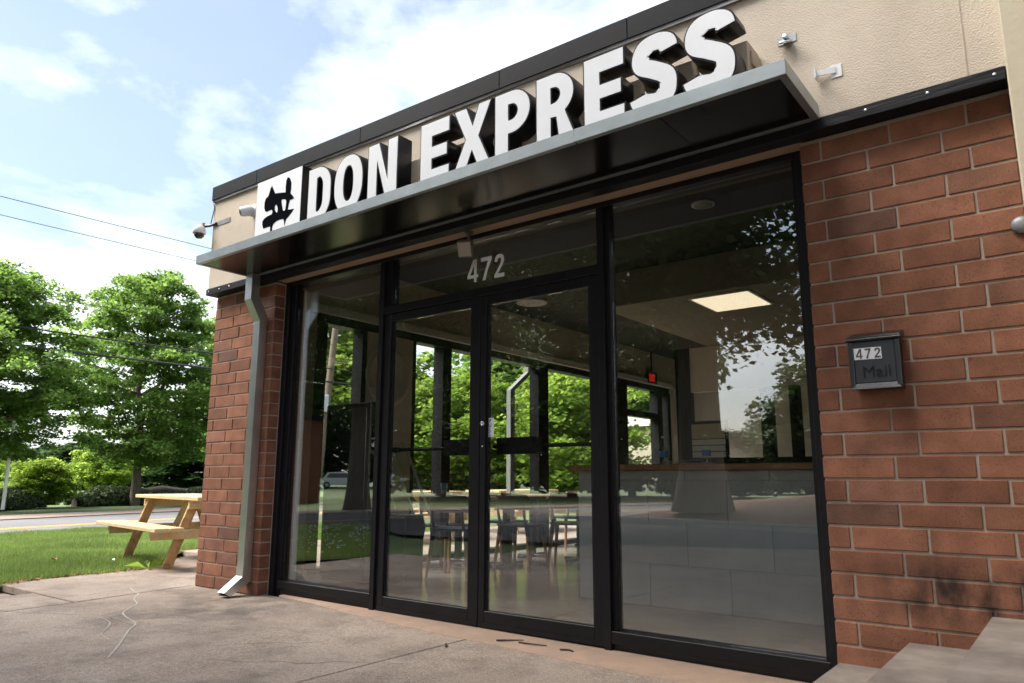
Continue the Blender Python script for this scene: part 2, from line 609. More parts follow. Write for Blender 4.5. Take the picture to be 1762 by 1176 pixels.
def concrete_mat():
    """worn exposed-aggregate concrete: pinkish tan, grey blotches, dark damp stains near the downspout"""
    m = bpy.data.materials.new('concrete')
    m.use_nodes = True
    N, L = m.node_tree.nodes, m.node_tree.links
    bs = N['Principled BSDF']
    bs.inputs['Roughness'].default_value = 0.9
    bs.inputs['Specular IOR Level'].default_value = 0.25
    g = N.new('ShaderNodeNewGeometry')

    def noise(s, d=6, r=0.6):
        n = N.new('ShaderNodeTexNoise'); n.inputs['Scale'].default_value = s; n.inputs['Detail'].default_value = d
        n.inputs['Roughness'].default_value = r
        L.new(g.outputs['Position'], n.inputs['Vector'])
        return n.outputs['Fac']

    def mrange(s, a, b, c=0.0, d=1.0):
        q = N.new('ShaderNodeMapRange'); q.inputs['From Min'].default_value = a; q.inputs['From Max'].default_value = b
        q.inputs['To Min'].default_value = c; q.inputs['To Max'].default_value = d
        L.new(s, q.inputs['Value'])
        return q.outputs['Result']

    def mix(f, a, b, mode='MIX'):
        x = N.new('ShaderNodeMix'); x.data_type = 'RGBA'; x.blend_type = mode
        for sock, v in ((x.inputs['Factor'], f), (x.inputs['A'], a), (x.inputs['B'], b)):
            if isinstance(v, (int, float)):
                sock.default_value = v
            elif isinstance(v, tuple):
                sock.default_value = (*v, 1)
            else:
                L.new(v, sock)
        return x.outputs['Result']
    c = mix(mrange(noise(0.9, 7), 0.35, 0.65), (0.292, 0.228, 0.181), (0.370, 0.300, 0.245))
    c = mix(mrange(noise(2.3, 9, 0.7), 0.47, 0.66), c, (0.205, 0.162, 0.132))
    c = mix(mrange(noise(3.1, 8, 0.65), 0.56, 0.74, 0, 0.6), c, (0.37, 0.325, 0.285))
    # aggregate speckle
    c = mix(1.0, c, mrange(noise(170, 2), 0.35, 0.65, 0.62, 1.28), 'MULTIPLY')
    c = mix(1.0, c, mrange(noise(60, 3), 0.35, 0.65, 0.82, 1.14), 'MULTIPLY')
    wv = N.new('ShaderNodeVectorMath'); wv.operation = 'MULTIPLY_ADD'; wv.inputs[1].default_value = (0.35, 0.35, 0.0)
    wn_ = N.new('ShaderNodeTexNoise'); wn_.inputs['Scale'].default_value = 2.2; wn_.inputs['Detail'].default_value = 8
    L.new(g.outputs['Position'], wn_.inputs['Vector']); L.new(wn_.outputs['Color'], wv.inputs[0]); L.new(g.outputs['Position'], wv.inputs[2])
    vo = N.new('ShaderNodeTexVoronoi'); vo.feature = 'DISTANCE_TO_EDGE'; vo.inputs['Scale'].default_value = 0.55
    L.new(wv.outputs[0], vo.inputs['Vector'])
    ck = N.new('ShaderNodeMath'); ck.operation = 'MULTIPLY'
    L.new(mrange(vo.outputs['Distance'], 0.0, 0.0035, 1.0, 0.0), ck.inputs[0]); L.new(mrange(noise(0.8, 4), 0.46, 0.56), ck.inputs[1])
    c = mix(ck.outputs[0], c, (0.055, 0.042, 0.035))
    v2 = N.new('ShaderNodeTexVoronoi'); v2.inputs['Scale'].default_value = 3.1; L.new(g.outputs['Position'], v2.inputs['Vector'])
    gm = N.new('ShaderNodeMath'); gm.operation = 'MULTIPLY'
    L.new(mrange(v2.outputs['Distance'], 0.035, 0.06, 0.7, 0.0), gm.inputs[0]); L.new(mrange(noise(1.9, 3), 0.50, 0.56), gm.inputs[1])
    c = mix(gm.outputs[0], c, (0.10, 0.085, 0.075))
    # dark run-off stain by the downspout and along the wall
    sx = N.new('ShaderNodeSeparateXYZ'); L.new(g.outputs['Position'], sx.inputs[0])
    vm = N.new('ShaderNodeVectorMath'); vm.operation = 'DISTANCE'
    vm.inputs[1].default_value = (-4.05, -0.42, 0)
    L.new(g.outputs['Position'], vm.inputs[0])
    st = N.new('ShaderNodeMath'); st.operation = 'MULTIPLY'
    L.new(mrange(vm.outputs['Value'], 0.15, 1.15, 1.0, 0.0), st.inputs[0])
    L.new(mrange(noise(3.6, 6), 0.36, 0.58), st.inputs[1])
    s2 = N.new('ShaderNodeMath'); s2.operation = 'MULTIPLY'; s2.inputs[1].default_value = 0.75
    L.new(st.outputs[0], s2.inputs[0])
    c = mix(s2.outputs[0], c, (0.075, 0.062, 0.054))
    L.new(c, bs.inputs['Base Color'])
    bp = N.new('ShaderNodeBump'); bp.inputs['Strength'].default_value = 0.6; bp.inputs['Distance'].default_value = 0.004
    L.new(noise(120, 3), bp.inputs['Height']); L.new(bp.outputs['Normal'], bs.inputs['Normal'])
    return m


M = {}
M['brick'] = brick_mat('red_brick')
M['mortar'] = mortar_mat()
M['concrete'] = concrete_mat()
M['stucco'] = mat('tan_stucco', (0.56, 0.48, 0.39), 0.95, var=0.10, vscale=3.0, bump=0.55, bscale=135, spec=0.2, bdist=0.008)
M['stucco_smooth'] = mat('tan_paint', (0.40, 0.29, 0.20), 0.8, var=0.08, vscale=5)
M['beige'] = mat('beige_paint', (0.50, 0.44, 0.33), 0.7, var=0.05, vscale=3, bump=0.15, bscale=30)
M['coping'] = mat('black_coping_metal', (0.010, 0.010, 0.012), 0.5, var=0.15, vscale=2, spec=0.10, coords='Object')
M['flashing'] = mat('grey_flashing', (0.20, 0.20, 0.21), 0.5, metal=0.3, var=0.2, vscale=12)
M['trim'] = mat('black_painted_wood', (0.010, 0.010, 0.013), 0.55, spec=0.18, var=0.3, vscale=14, bump=0.3, bscale=25, stretch=(0.3, 3, 3))
M['frame'] = mat('black_anodised_frame', (0.011, 0.010, 0.012), 0.42, var=0.25, vscale=9, spec=0.22)
M['base'] = mat('black_base_panel', (0.022, 0.022, 0.021), 0.6, var=0.3, vscale=8)
M['alu'] = mat('mill_aluminium', (0.37, 0.41, 0.43), 0.42, metal=0.7, var=0.10, vscale=7, bump=0.05, bscale=50)
M['galv'] = mat('galvanised_steel', (0.74, 0.76, 0.77), 0.32, metal=1.0, var=0.12, vscale=5, bump=0.04, bscale=18)
M['soffit'] = mat('gloss_black_soffit', (0.008, 0.007, 0.007), 0.18, var=0.2, vscale=1.5, spec=0.38, bump=0.02, bscale=2.0)
M['white'] = mat('white_acrylic', (0.80, 0.80, 0.815), 0.3, var=0.03, vscale=3)
M['letter_black'] = mat('black_letter_return', (0.010, 0.009, 0.010), 0.36, spec=0.3, var=0.2, vscale=6)
M['ink'] = mat('black_vinyl', (0.006, 0.007, 0.009), 0.7, spec=0.0)
M['raceway'] = mat('beige_raceway', (0.40, 0.32, 0.235), 0.6, var=0.08, vscale=8)
M['white_plastic'] = mat('white_plastic', (0.72, 0.73, 0.74), 0.35)
M['dark_plastic'] = mat('dark_plastic', (0.02, 0.02, 0.022), 0.3)
M['lens'] = mat('camera_lens', (0.01, 0.01, 0.012), 0.05, spec=0.8)
M['steel'] = mat('zinc_steel', (0.62, 0.64, 0.66), 0.3, metal=0.9)
M['bronze'] = mat('grey_bronze_housing', (0.12, 0.105, 0.09), 0.5)
M['lamp_lens'] = mat('prismatic_lens', (0.36, 0.32, 0.27), 0.25, bump=0.8, bscale=90)
M['silver_vinyl'] = mat('silver_vinyl', (0.80, 0.80, 0.79), 0.45)
M['mail_black'] = mat('black_enamel', (0.014, 0.0145, 0.017), 0.28, spec=0.6, bump=0.06, bscale=14)
M['sticker'] = mat('white_sticker', (0.74, 0.75, 0.77), 0.5)
M['digit_grey'] = mat('dark_grey_print', (0.055, 0.057, 0.065), 0.5)
M['wood_new'] = mat('treated_pine', (0.47, 0.335, 0.165), 0.7, col2=(0.60, 0.46, 0.265), vscale=5, stretch=(1, 9, 9), bump=0.15, bscale=30, island=0.12)
M['wood_leg'] = mat('rough_pine', (0.22, 0.115, 0.05), 0.8, col2=(0.52, 0.34, 0.15), vscale=4.5, stretch=(2.5, 2.5, 2.0), island=0.1, bump=0.2, bscale=30)
M['chair_black'] = mat('black_moulded_seat', (0.013, 0.013, 0.014), 0.38)
M['beech'] = mat('beech_leg', (0.42, 0.22, 0.12), 0.5, var=0.15, vscale=6)
M['walnut'] = mat('brown_back_veneer', (0.075, 0.042, 0.026), 0.5, var=0.2, vscale=6)
M['oak_top'] = mat('oak_table_top', (0.42, 0.27, 0.15), 0.4, col2=(0.50, 0.34, 0.20), vscale=4, stretch=(1, 8, 8))
M['counter_wood'] = mat('counter_wood', (0.30, 0.155, 0.07), 0.35, col2=(0.42, 0.24, 0.12), vscale=3, stretch=(1, 9, 9))
M['tile'] = mat('grey_counter_tile', (0.47, 0.47, 0.44), 0.55, var=0.07, vscale=5, objrand=0.04)
M['grout'] = mat('dark_grout', (0.30, 0.30, 0.285), 0.9)
M['floor_in'] = mat('polished_concrete', (0.34, 0.305, 0.265), 0.14, col2=(0.44, 0.40, 0.35), vscale=1.6, detail=9, spec=0.55)
M['wall_in'] = mat('interior_wall', (0.72, 0.66, 0.57), 0.8, var=0.03)
M['wall_dark'] = mat('interior_header', (0.58, 0.50, 0.41), 0.8, var=0.04)
M['bulk'] = mat('bulkhead_paint', (0.33, 0.28, 0.235), 0.8, var=0.05)
M['ceil'] = mat('dark_ceiling', (0.035, 0.033, 0.030), 0.85)
M['drywall'] = mat('white_drywall', (0.70, 0.68, 0.63), 0.8)
M['asphalt'] = mat('asphalt', (0.060, 0.060, 0.062), 0.9, col2=(0.095, 0.094, 0.095), vscale=0.8, bump=0.4, bscale=90, detail=9)
M['road_old'] = mat('worn_road', (0.105, 0.102, 0.105), 0.9, col2=(0.145, 0.141, 0.143), vscale=0.7, bump=0.3, bscale=80, detail=9)
M['yellow'] = mat('road_yellow', (0.62, 0.36, 0.05), 0.8, var=0.15, vscale=4)
M['gravelstrip'] = mat('far_shoulder', (0.19, 0.135, 0.11), 0.95, col2=(0.26, 0.20, 0.165), vscale=1.3, bump=0.4, bscale=40)
M['lawn_soil'] = mat('lawn_soil', (0.070, 0.095, 0.028), 0.95, col2=(0.11, 0.10, 0.05), vscale=3)
M['ground'] = mat('far_ground', (0.070, 0.110, 0.030), 0.95, col2=(0.11, 0.15, 0.05), vscale=0.4)
M['blade'] = mat('grass_blade', (0.185, 0.275, 0.065), 0.6, island=0.35, trans=0.3, var=0.3, vscale=0.7)
M['mulch'] = mat('pine_mulch', (0.13, 0.070, 0.040), 0.95, col2=(0.22, 0.13, 0.08), vscale=7, bump=0.9, bscale=25)
M['bark'] = mat('tree_bark', (0.085, 0.065, 0.050), 0.95, col2=(0.17, 0.135, 0.105), vscale=5, stretch=(3, 3, 0.5), bump=0.9, bscale=14, bdist=0.05)
M['leaf'] = mat('maple_leaf', (0.105, 0.200, 0.038), 0.55, island=0.35, trans=0.6, spec=0.3, col2=(0.155, 0.265, 0.058), vscale=0.35)
M['leaf_light'] = mat('young_leaf', (0.135, 0.235, 0.030), 0.55, island=0.3, trans=0.6, spec=0.3, col2=(0.20, 0.30, 0.055), vscale=0.5)
M['leaf_bright'] = mat('bright_leaf', (0.20, 0.32, 0.045), 0.55, island=0.25, trans=0.6, spec=0.3, col2=(0.27, 0.38, 0.07), vscale=0.6)
M['mail_panel'] = mat('enamel_panel', (0.028, 0.030, 0.037), 0.38, bump=0.06, bscale=14)
M['leaf_dark'] = mat('oak_leaf', (0.030, 0.070, 0.018), 0.55, island=0.35, trans=0.32, spec=0.3, col2=(0.048, 0.095, 0.022), vscale=0.3)
M['hedge'] = mat('hedge_leaf', (0.040, 0.066, 0.026), 0.7, island=0.3, trans=0.2, col2=(0.060, 0.088, 0.030), vscale=0.8)
M['pole'] = mat('weathered_pole', (0.16, 0.115, 0.085), 0.9, col2=(0.24, 0.18, 0.14), vscale=6, stretch=(4, 4, 0.4))
M['wire'] = mat('black_wire', (0.03, 0.03, 0.032), 0.6)
M['car_white'] = mat('white_car_paint', (0.72, 0.73, 0.75), 0.25)
M['car_blue'] = mat('blue_car_paint', (0.20, 0.27, 0.36), 0.25)
M['tyre'] = mat('tyre_rubber', (0.02, 0.02, 0.02), 0.8)
M['car_glass'] = mat('car_window', (0.02, 0.025, 0.03), 0.08, spec=0.8)
M['pane'] = glass('storefront_glass', 0.14)
M['pane_side'] = glass('side_glass', 0.035)
M['case_glass'] = glass('case_glass', 0.05)
M['black_panel'] = mat('black_appliance', (0.012, 0.012, 0.013), 0.3)
M['dead_leaf'] = mat('dead_leaf', (0.30, 0.13, 0.06), 0.8, island=0.4, var=0.2)
M['twig'] = mat('twig_bark', (0.05, 0.035, 0.025), 0.9)
M['caulk'] = mat('pale_crack_filler', (0.37, 0.325, 0.285), 0.9, var=0.2, vscale=20)
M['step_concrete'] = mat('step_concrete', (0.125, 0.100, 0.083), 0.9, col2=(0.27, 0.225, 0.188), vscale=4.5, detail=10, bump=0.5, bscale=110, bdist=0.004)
M['curb'] = mat('pale_curb', (0.42, 0.40, 0.37), 0.9, var=0.1)
M['tan_curb'] = mat('tan_threshold_paint', (0.40, 0.265, 0.185), 0.85, col2=(0.30, 0.215, 0.16), vscale=6, bump=0.4, bscale=70)
M['far_brick'] = mat('far_brick', (0.22, 0.085, 0.055), 0.9, var=0.12, vscale=8)
M['panel_light'] = emit('lit_panel', (1.0, 0.84, 0.58), 0.235)
M['exit_red'] = emit('exit_red', (0.9, 0.03, 0.02), 0.10)

# ------------------------------------------------------------------ ground, pavement, road
def zc(x):
    return -0.0058 * (x + 4.3) if x > -4.3 else 0.0


mb = MB()
mb.add([(-260, -260, -0.09), (260, -260, -0.09), (260, 260, -0.09), (-260, 260, -0.09)], [(0, 1, 2, 3)])
struct('ground', mb, M['ground'])


def road_x(y, o):
    return -14.83 - 0.27 * y + o


def strip(y0, y1, o0, o1, z, n=24):
    m = MB()
    V, F = [], []
    for i in range(n + 1):
        y = y0 + (y1 - y0) * i / n
        V += [(road_x(y, o0), y, z), (road_x(y, o1), y, z)]
    for i in range(n):
        F.append((2 * i, 2 * i + 1, 2 * i + 3, 2 * i + 2))
    m.add(V, F)
    return m


struct('road', strip(-120, 130, -3.1, 2.55, -0.042), M['road_old'])
struct('road_line', strip(-120, 130, -0.16, -0.05, -0.037), M['yellow'])
struct('road_line', strip(-120, 130, 0.07, 0.18, -0.037), M['yellow'])
struct('far_shoulder', strip(-120, 130, -5.0, -3.1, -0.022), M['gravelstrip'])

# parking court on the street side of the shop
mb = MB()
mb.add([(-12.6, -7.8, -0.032), (-8.6, -5.35, -0.032), (-4.9, -5.6, -0.032), (-1.0, -7.2, -0.032), (30, -7.4, -0.032), (30, -40, -0.032), (-4.6, -40, -0.032), (-6.9, -14.0, -0.032), (-7.4, -10.6, -0.032), (-11.2, -10.5, -0.032)],
       [tuple(range(10))])
struct('parking_lot', mb, M['asphalt'])
mb = MB().add([(-5.2, -2.1, -0.022), (30, -2.1, -0.022), (30, -7.4, -0.022), (-1.0, -7.2, -0.022), (-4.9, -5.6, -0.022)], [(4, 3, 2, 1, 0)])
struct('pavement_apron', mb, M['concrete'])

# concrete slabs, joints between them are real gaps
pave = MB().add([(-8.6, -2.8, -0.07), (30, -2.8, -0.07), (30, 9.5, -0.07), (-8.6, 9.5, -0.07)], [(0, 1, 2, 3)])
pave = struct('pavement', pave, M['concrete'])
gap = 0.0035


def slab(poly, z0=0.0):
    m = MB()
    n = len(poly)
    ins = []
    cx = sum(p[0] for p in poly) / n
    cyy = sum(p[1] for p in poly) / n
    top = [(x, y, z0 + zc(x)) for x, y in poly]
    rim = [(x + (0.006 if x < cx else -0.006), y + (0.006 if y < cyy else -0.006), z0 + zc(x)) for x, y in poly]
    rim2 = [(x, y, z0 + zc(x) - 0.006) for x, y in poly]
    low = [(x, y, z0 + zc(x) - 0.058) for x, y in poly]
    m.add(rim, [tuple(range(n))])
    for a, b in ((rim2, rim), (low, rim2)):
        V = a + b
        m.add(V, [(i, (i + 1) % n, n + (i + 1) % n, n + i) for i in range(n)])
    o = m.build('slab', M['concrete'], pave)
    o['_o'] = (0, 0, 0)


slab([(-4.98, -2.75), (-2.035 - gap, -2.75), (-2.035 - gap, 0.094), (-4.332, 0.094), (-4.332, -0.003), (-5.28, -0.003), (-5.12, -1.0)])
slab([(-2.035 + gap, -2.75), (0.30, -2.75), (0.30, 0.094), (-2.035 + gap, 0.094)])
slab([(0.30 + gap, -2.75), (3.2, -2.75), (3.2, 0.0), (0.30 + gap, 0.0)])
slab([(-5.9, -2.75), (-4.99 - gap, -2.75), (-5.13 - gap, -1.02), (-5.86, -1.02)])
slab([(-6.70, -0.99), (-5.14 - gap, -0.99), (-5.29 - gap, 0.0), (-6.74, 0.0)])
slab([(-6.74, 0.012), (-5.25, 0.012), (-5.25, 1.55), (-7.9, 1.55), (-7.1, 0.55), (-6.8, 0.30)])
slab([(-8.35, 1.562), (-5.25, 1.562), (-5.25, 4.6), (-8.35, 4.6)])
slab([(-8.35, 4.612), (-5.25, 4.612), (-5.25, 9.4), (-8.35, 9.4)])

# painted threshold kerb under the shopfront
mb = MB()
fr = [(-4.17, 0.088), (-3.72, 0.058), (-3.14, -0.045), (-2.5, -0.105), (-1.74, -0.155), (-1.2, -0.19), (-0.8, -0.195), (-0.002, -0.20)]
V, F = [], []
for x, y in fr:
    z = zc(x)
    V += [(x, y, z + 0.001), (x, y + 0.006, z + 0.012), (x, 0.128, z + 0.016)]
for i in range(len(fr) - 1):
    a = 3 * i
    F += [(a, a + 3, a + 4, a + 1), (a + 1, a + 4, a + 5, a + 2)]
mb.add(V, F)
struct('threshold_kerb', mb, M['tan_curb'])

# pale filled crack wandering over the slab
crk = catmull([(-5.55, -0.40), (-5.35, -0.47), (-5.176, -0.517), (-4.95, -0.66), (-4.686, -0.767), (-4.43, -0.98), (-4.23, -1.056), (-3.97, -1.12), (-3.773, -1.257), (-3.44, -1.465), (-3.177, -1.642)], n=8)
cr2 = catmull([(-4.381, -1.176), (-4.15, -1.20), (-3.964, -1.294), (-3.80, -1.40), (-3.608, -1.443)], n=8)
mb = MB()
for path, w in ((crk, 0.013), (cr2, 0.009)):
    ol = []
    for i, p in enumerate(path):
        t = i / (len(path) - 1)
        ol.append((p[0], p[1]))
    V, F = [], []
    for i, p in enumerate(ol):
        d = np.array(ol[min(i + 1, len(ol) - 1)]) - np.array(ol[max(i - 1, 0)])
        d = d / np.linalg.norm(d)
        ww = w * (0.55 + 0.6 * rng.random())
        V += [(p[0] - d[1] * ww / 2, p[1] + d[0] * ww / 2, zc(p[0]) + 0.0015), (p[0] + d[1] * ww / 2, p[1] - d[0] * ww / 2, zc(p[0]) + 0.0015)]
    for i in range(len(ol) - 1):
        F.append((2 * i, 2 * i + 1, 2 * i + 3, 2 * i + 2))
    mb.add(V, F)
o = mb.build('crack_filler', M['caulk'])
o['kind'] = 'structure'

# concrete steps at the right
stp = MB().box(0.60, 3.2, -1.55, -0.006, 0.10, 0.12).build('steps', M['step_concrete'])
stp['kind'] = 'structure'
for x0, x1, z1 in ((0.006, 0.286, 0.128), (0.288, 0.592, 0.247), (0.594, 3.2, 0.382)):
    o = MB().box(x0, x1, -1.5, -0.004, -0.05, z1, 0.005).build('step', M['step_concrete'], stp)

# lawn
lawn_poly = [(-6.60, -1.02), (-6.73, -0.70), (-6.79, -0.33), (-6.73, 0.02), (-6.80, 0.28), (-7.12, 0.56), (-8.33, 1.58), (-8.36, 9.6), (-14.6, 9.6), (-13.45, 2.5), (-12.2, -2.0), (-11.1, -6.4), (-8.7, -5.2), (-5.95, -2.3)]
mb = MB().add([(x, y, -0.018) for x, y in lawn_poly], [tuple(range(len(lawn_poly)))[::-1]])
struct('lawn', mb, M['lawn_soil'])


def in_poly(px, py, poly):
    c = np.zeros(len(px), bool)
    j = len(poly) - 1
    for i in range(len(poly)):
        xi, yi = poly[i]
        xj, yj = poly[j]
        k = ((yi > py) != (yj > py)) & (px < (xj - xi) * (py - yi) / (yj - yi + 1e-12) + xi)
        c ^= k
        j = i
    return c


nr = np.random.default_rng(11)


def grass(name, poly, n, h0, h1, m, zb=-0.02, dens=None):
    P = np.array(poly)
    x = nr.uniform(P[:, 0].min(), P[:, 0].max(), n)
    y = nr.uniform(P[:, 1].min(), P[:, 1].max(), n)
    k = in_poly(x, y, poly)
    x, y = x[k], y[k]
    n = len(x)
    patch = 0.5 + 0.5 * np.sin(x * 2.1 + 1.3 * np.sin(y * 1.7)) * np.cos(y * 2.6 + np.sin(x * 3.1))
    h = nr.uniform(h0, h1, n) * (0.65 + 0.6 * patch)
    a = nr.uniform(0, 2 * np.pi, n)
    w = nr.uniform(0.003, 0.006, n)
    lean = nr.uniform(0.1, 0.75, n) * h
    la = nr.uniform(0, 2 * np.pi, n)
    V = np.zeros((n, 3, 3))
    V[:, 0] = np.stack([x - w * np.cos(a), y - w * np.sin(a), np.full(n, zb)], 1)
    V[:, 1] = np.stack([x + w * np.cos(a), y + w * np.sin(a), np.full(n, zb)], 1)
    V[:, 2] = np.stack([x + lean * np.cos(la), y + lean * np.sin(la), zb + h], 1)
    return tri_mesh(name, V.reshape(-1, 3), 3, m)


def tri_mesh(name, V, k, m):
    """faces of k corners each, unshared"""
    me = bpy.data.meshes.new(name)
    n = len(V) // k
    me.vertices.add(len(V))
    me.vertices.foreach_set('co', V.astype(np.float32).ravel())
    me.loops.add(len(V))
    me.loops.foreach_set('vertex_index', np.arange(len(V), dtype=np.int32))
    me.polygons.add(n)
    me.polygons.foreach_set('loop_start', np.arange(0, len(V), k, dtype=np.int32))
    me.polygons.foreach_set('loop_total', np.full(n, k, dtype=np.int32))
    me.materials.append(m)
    me.update(calc_edges=True)
    return me


near_lawn = [(-6.60, -1.04), (-6.72, -0.70), (-6.78, -0.33), (-6.72, 0.02), (-6.78, 0.28), (-7.12, 0.56), (-8.33, 1.58), (-8.36, 6.5), (-14.1, 6.5), (-13.45, 2.5), (-12.2, -2.0), (-10.6, -1.9)]
g = link('grass', grass('grass', near_lawn, 420000, 0.035, 0.085, M['blade']))
tag(g, 'short green lawn grass between the pavement and the road', 'grass', kind='stuff')
far_lawn = [(-6.60, -1.04), (-10.6, -1.9), (-12.2, -2.0), (-11.1, -6.4), (-8.7, -5.2), (-5.95, -2.3)]
g2 = link('grass', grass('grass', far_lawn, 110000, 0.03, 0.08, M['blade']))
tag(g2, 'lawn grass with clover on the verge beside the parking court', 'grass', kind='stuff')
# clover heads in that verge
mb = MB()
for i in range(420):
    a, b = rng.uniform(-10.6, -6.2), rng.uniform(-5.6, -1.6)
    if in_poly(np.array([a]), np.array([b]), far_lawn)[0]:
        mb.lathe([(0.004, 0), (0.011, 0.006), (0.006, 0.016)], (a, b, 0.045 + rng.random() * 0.03), n=5)
o = mb.build('clover_flowers', M['white'])
o['kind'] = 'stuff'
o['label'] = 'white clover flower heads scattered in the verge grass'

# ------------------------------------------------------------------ the shop
B = thing('shop_building', 'single storey red brick shop with tan stucco fascia and black framed glass front', 'building', (0, 0, 0))
C_ = 0.1016
brick_me = {}


def brick_at(x0, x1, i, side='L'):
    w = round(x1 - x0, 3)
    k = (w, rng.randrange(4))
    if k not in brick_me:
        m = MB()
        r = random.Random(hash(k) & 0xffff)
        j = lambda: r.uniform(-0.0012, 0.0012)
        h = 0.0918
        p = [(0 + j(), j(), 0 + j()), (w + j(), j(), j()), (w, 0.094, 0), (0, 0.094, 0), (j(), j(), h + j()), (w + j(), j(), h + j()), (w, 0.094, h), (0, 0.094, h)]
        m.hexa(p, 0.0035)
        brick_me[k] = m.mesh('brick', M['brick'])
    o = link('brick', brick_me[k], B, (x0, rng.uniform(-0.0015, 0.0015), 2.54 - C_ * (i + 1) + 0.005 + rng.uniform(-0.0008, 0.0008)))
    return o


PX0, PX1 = -5.2446, -4.33
S_, H_, J_ = 0.3048, 0.1016, 0.0096
for i in range(25):
    x = PX0
    seq = [S_, S_, PX1 - PX0 - 2 * S_] if i % 2 == 0 else [H_, S_, S_, PX1 - PX0 - 2 * S_ - H_]
    for q, w in enumerate(seq):
        e = w - (J_ if q < len(seq) - 1 else 0)
        brick_at(x, x + e, i)
        x += w
    x = 0.0
    seq = [H_, S_, S_, S_] if i % 2 == 0 else [S_, S_, S_]
    for w in seq:
        e = min(x + w - J_, 0.868)
        if e - x > 0.03:
            brick_at(x, e, i)
        x += w
mb = MB().box(PX0 + 0.004, PX1 - 0.004, 0.006, 0.0955, -0.05, 2.555)
mb.build('mortar', M['mortar'], B)
MB().box(0.004, 0.87, 0.006, 0.0955, -0.05, 2.555).build('mortar', M['mortar'], B)
MB().box(PX0 + 0.002, PX1 - 0.003, 0.096, 0.21, -0.05, 2.55).box(PX0 + 0.002, -5.05, 0.2105, 0.985, -0.05, 2.55).build('pier_core', M['mortar'], B)
MB().box(0.003, 2.6, 0.096, 0.2, -0.05, 2.55).build('pier_core', M['mortar'], B)

FX0, FX1 = -5.272, 0.872
MB().box(FX0, FX1, -0.080, 0.14, 2.618, 3.50).box(FX0, -5.155, 0.142, 9.7, 2.618, 3.50).build('stucco_fascia', M['stucco'], B)
# grey joint seam in the stucco at the right
MB().box(0.735, 0.738, -0.082, -0.078, 2.62, 3.5).build('control_joint', M['raceway'], B)
# trim boards with screws
t1 = MB().box(FX0 - 0.006, FX1 - 0.002, -0.096, -0.003, 2.556, 2.616, 0.003).build('trim_board', M['trim'], B)
for x in (-5.235, -5.06, -4.90, 0.329, 0.582, 0.831):
    MB().lathe([(0.007, 0), (0.007, 0.002), (0.003, 0.003)], (x, -0.096, 2.588), (0, -1, 0), 10).build('screw', M['steel'], t1)
MB().box(FX0 - 0.004, -5.16, -0.002, 9.7, 2.556, 2.616).build('side_trim', M['trim'], B)
MB().box(PX1, 0.002, 0.002, 0.099, 2.563, 2.60).build('lintel_soffit', M['stucco_smooth'], B)
MB().box(PX0, 0.87, 0.10, 0.35, 2.578, 3.3).build('lintel', M['ceil'], B)


def czb(x):
    return 3.474 - 0.0122 * (x + 5.27)


def czt(x):
    return 3.605 - 0.0105 * (x + 5.27)


jx = [-5.285, -4.571, -3.20, -1.831, -0.881, 0.872]
for a, b in zip(jx[:-1], jx[1:]):
    a += 0.002
    m = MB().hexa([(a, -0.108, czb(a)), (b, -0.108, czb(b)), (b, 0.34, czb(b)), (a, 0.34, czb(a)), (a, -0.108, czt(a)), (b, -0.108, czt(b)), (b, 0.34, czt(b) - 0.02), (a, 0.34, czt(a) - 0.02)], 0.003)
    m.build('coping_panel', M['coping'], B)
m = MB()
xs = [-5.28 + i * 0.30 for i in range(21)]
for a, b in zip(xs[:-1], xs[1:]):
    w = lambda x: 0.006 * math.sin(x * 3.1) + 0.004 * math.sin(x * 7.7)
    m.hexa([(a, -0.098 + w(a) * 0.5, czb(a) - 0.020 + w(a) * 0.5), (b, -0.098 + w(b) * 0.5, czb(b) - 0.020 + w(b) * 0.5), (b, -0.075, czb(b) - 0.018), (a, -0.075, czb(a) - 0.018),
            (a, -0.102, czb(a) + 0.006), (b, -0.102, czb(b) + 0.006), (b, -0.075, czb(b) + 0.006), (a, -0.075, czb(a) + 0.006)])
m.build('drip_flashing', M['flashing'], B)
MB().box(-5.285, -5.15, 0.342, 9.7, 3.46, 3.60).build('side_coping', M['coping'], B)
MB().box(-5.15, 2.6, 0.342, 9.7, 3.32, 3.42).build('roof', M['coping'], B)

# shopfront frame
YF = 0.10
fr_ = MB()
fr_.box(-4.329, -4.275, YF, 0.21, -0.02, 2.562, 0.002)
fr_.box(-4.274, -4.222, YF + 0.028, 0.205, -0.02, 2.540, 0.002)
fr_.box(-0.056, -0.001, YF, 0.21, -0.05, 2.562, 0.002)
fr_.box(-0.082, -0.057, YF + 0.028, 0.205, 0.09, 2.540, 0.002)
fr_.box(-4.274, -0.057, YF + 0.001, 0.209, 2.531, 2.5615, 0.002)
frame = fr_.build('storefront_frame', M['frame'], B)
m = MB().box(-3.146, -3.101, YF, 0.215, -0.02, 2.530, 0.002).box(-3.1005, -3.036, YF + 0.03, 0.2, 2.18, 2.529, 0.002).box(-3.1005, -3.079, YF + 0.02, 0.2, -0.01, 2.119, 0.002)
m.build('mullion', M['frame'], frame)
m = MB().box(-1.238, -1.194, YF, 0.215, -0.06, 2.530, 0.002).box(-1.1935, -1.169, YF + 0.03, 0.2, 0.10, 2.529, 0.002)
m.build('mullion', M['frame'], frame)
MB().box(-3.1005, -1.2385, YF + 0.001, 0.21, 2.121, 2.179, 0.003).build('transom_bar', M['frame'], frame)
MB().box(-4.221, -3.1465, YF + 0.002, 0.21, 0.056, 0.116, 0.003).build('sill', M['frame'], frame)
MB().box(-1.1935, -0.057, YF + 0.002, 0.21, 0.032, 0.098, 0.003).build('sill', M['frame'], frame)
MB().box(-4.221, -3.147, YF + 0.035, 0.2, -0.03, 0.055).build('base_panel', M['base'], frame)
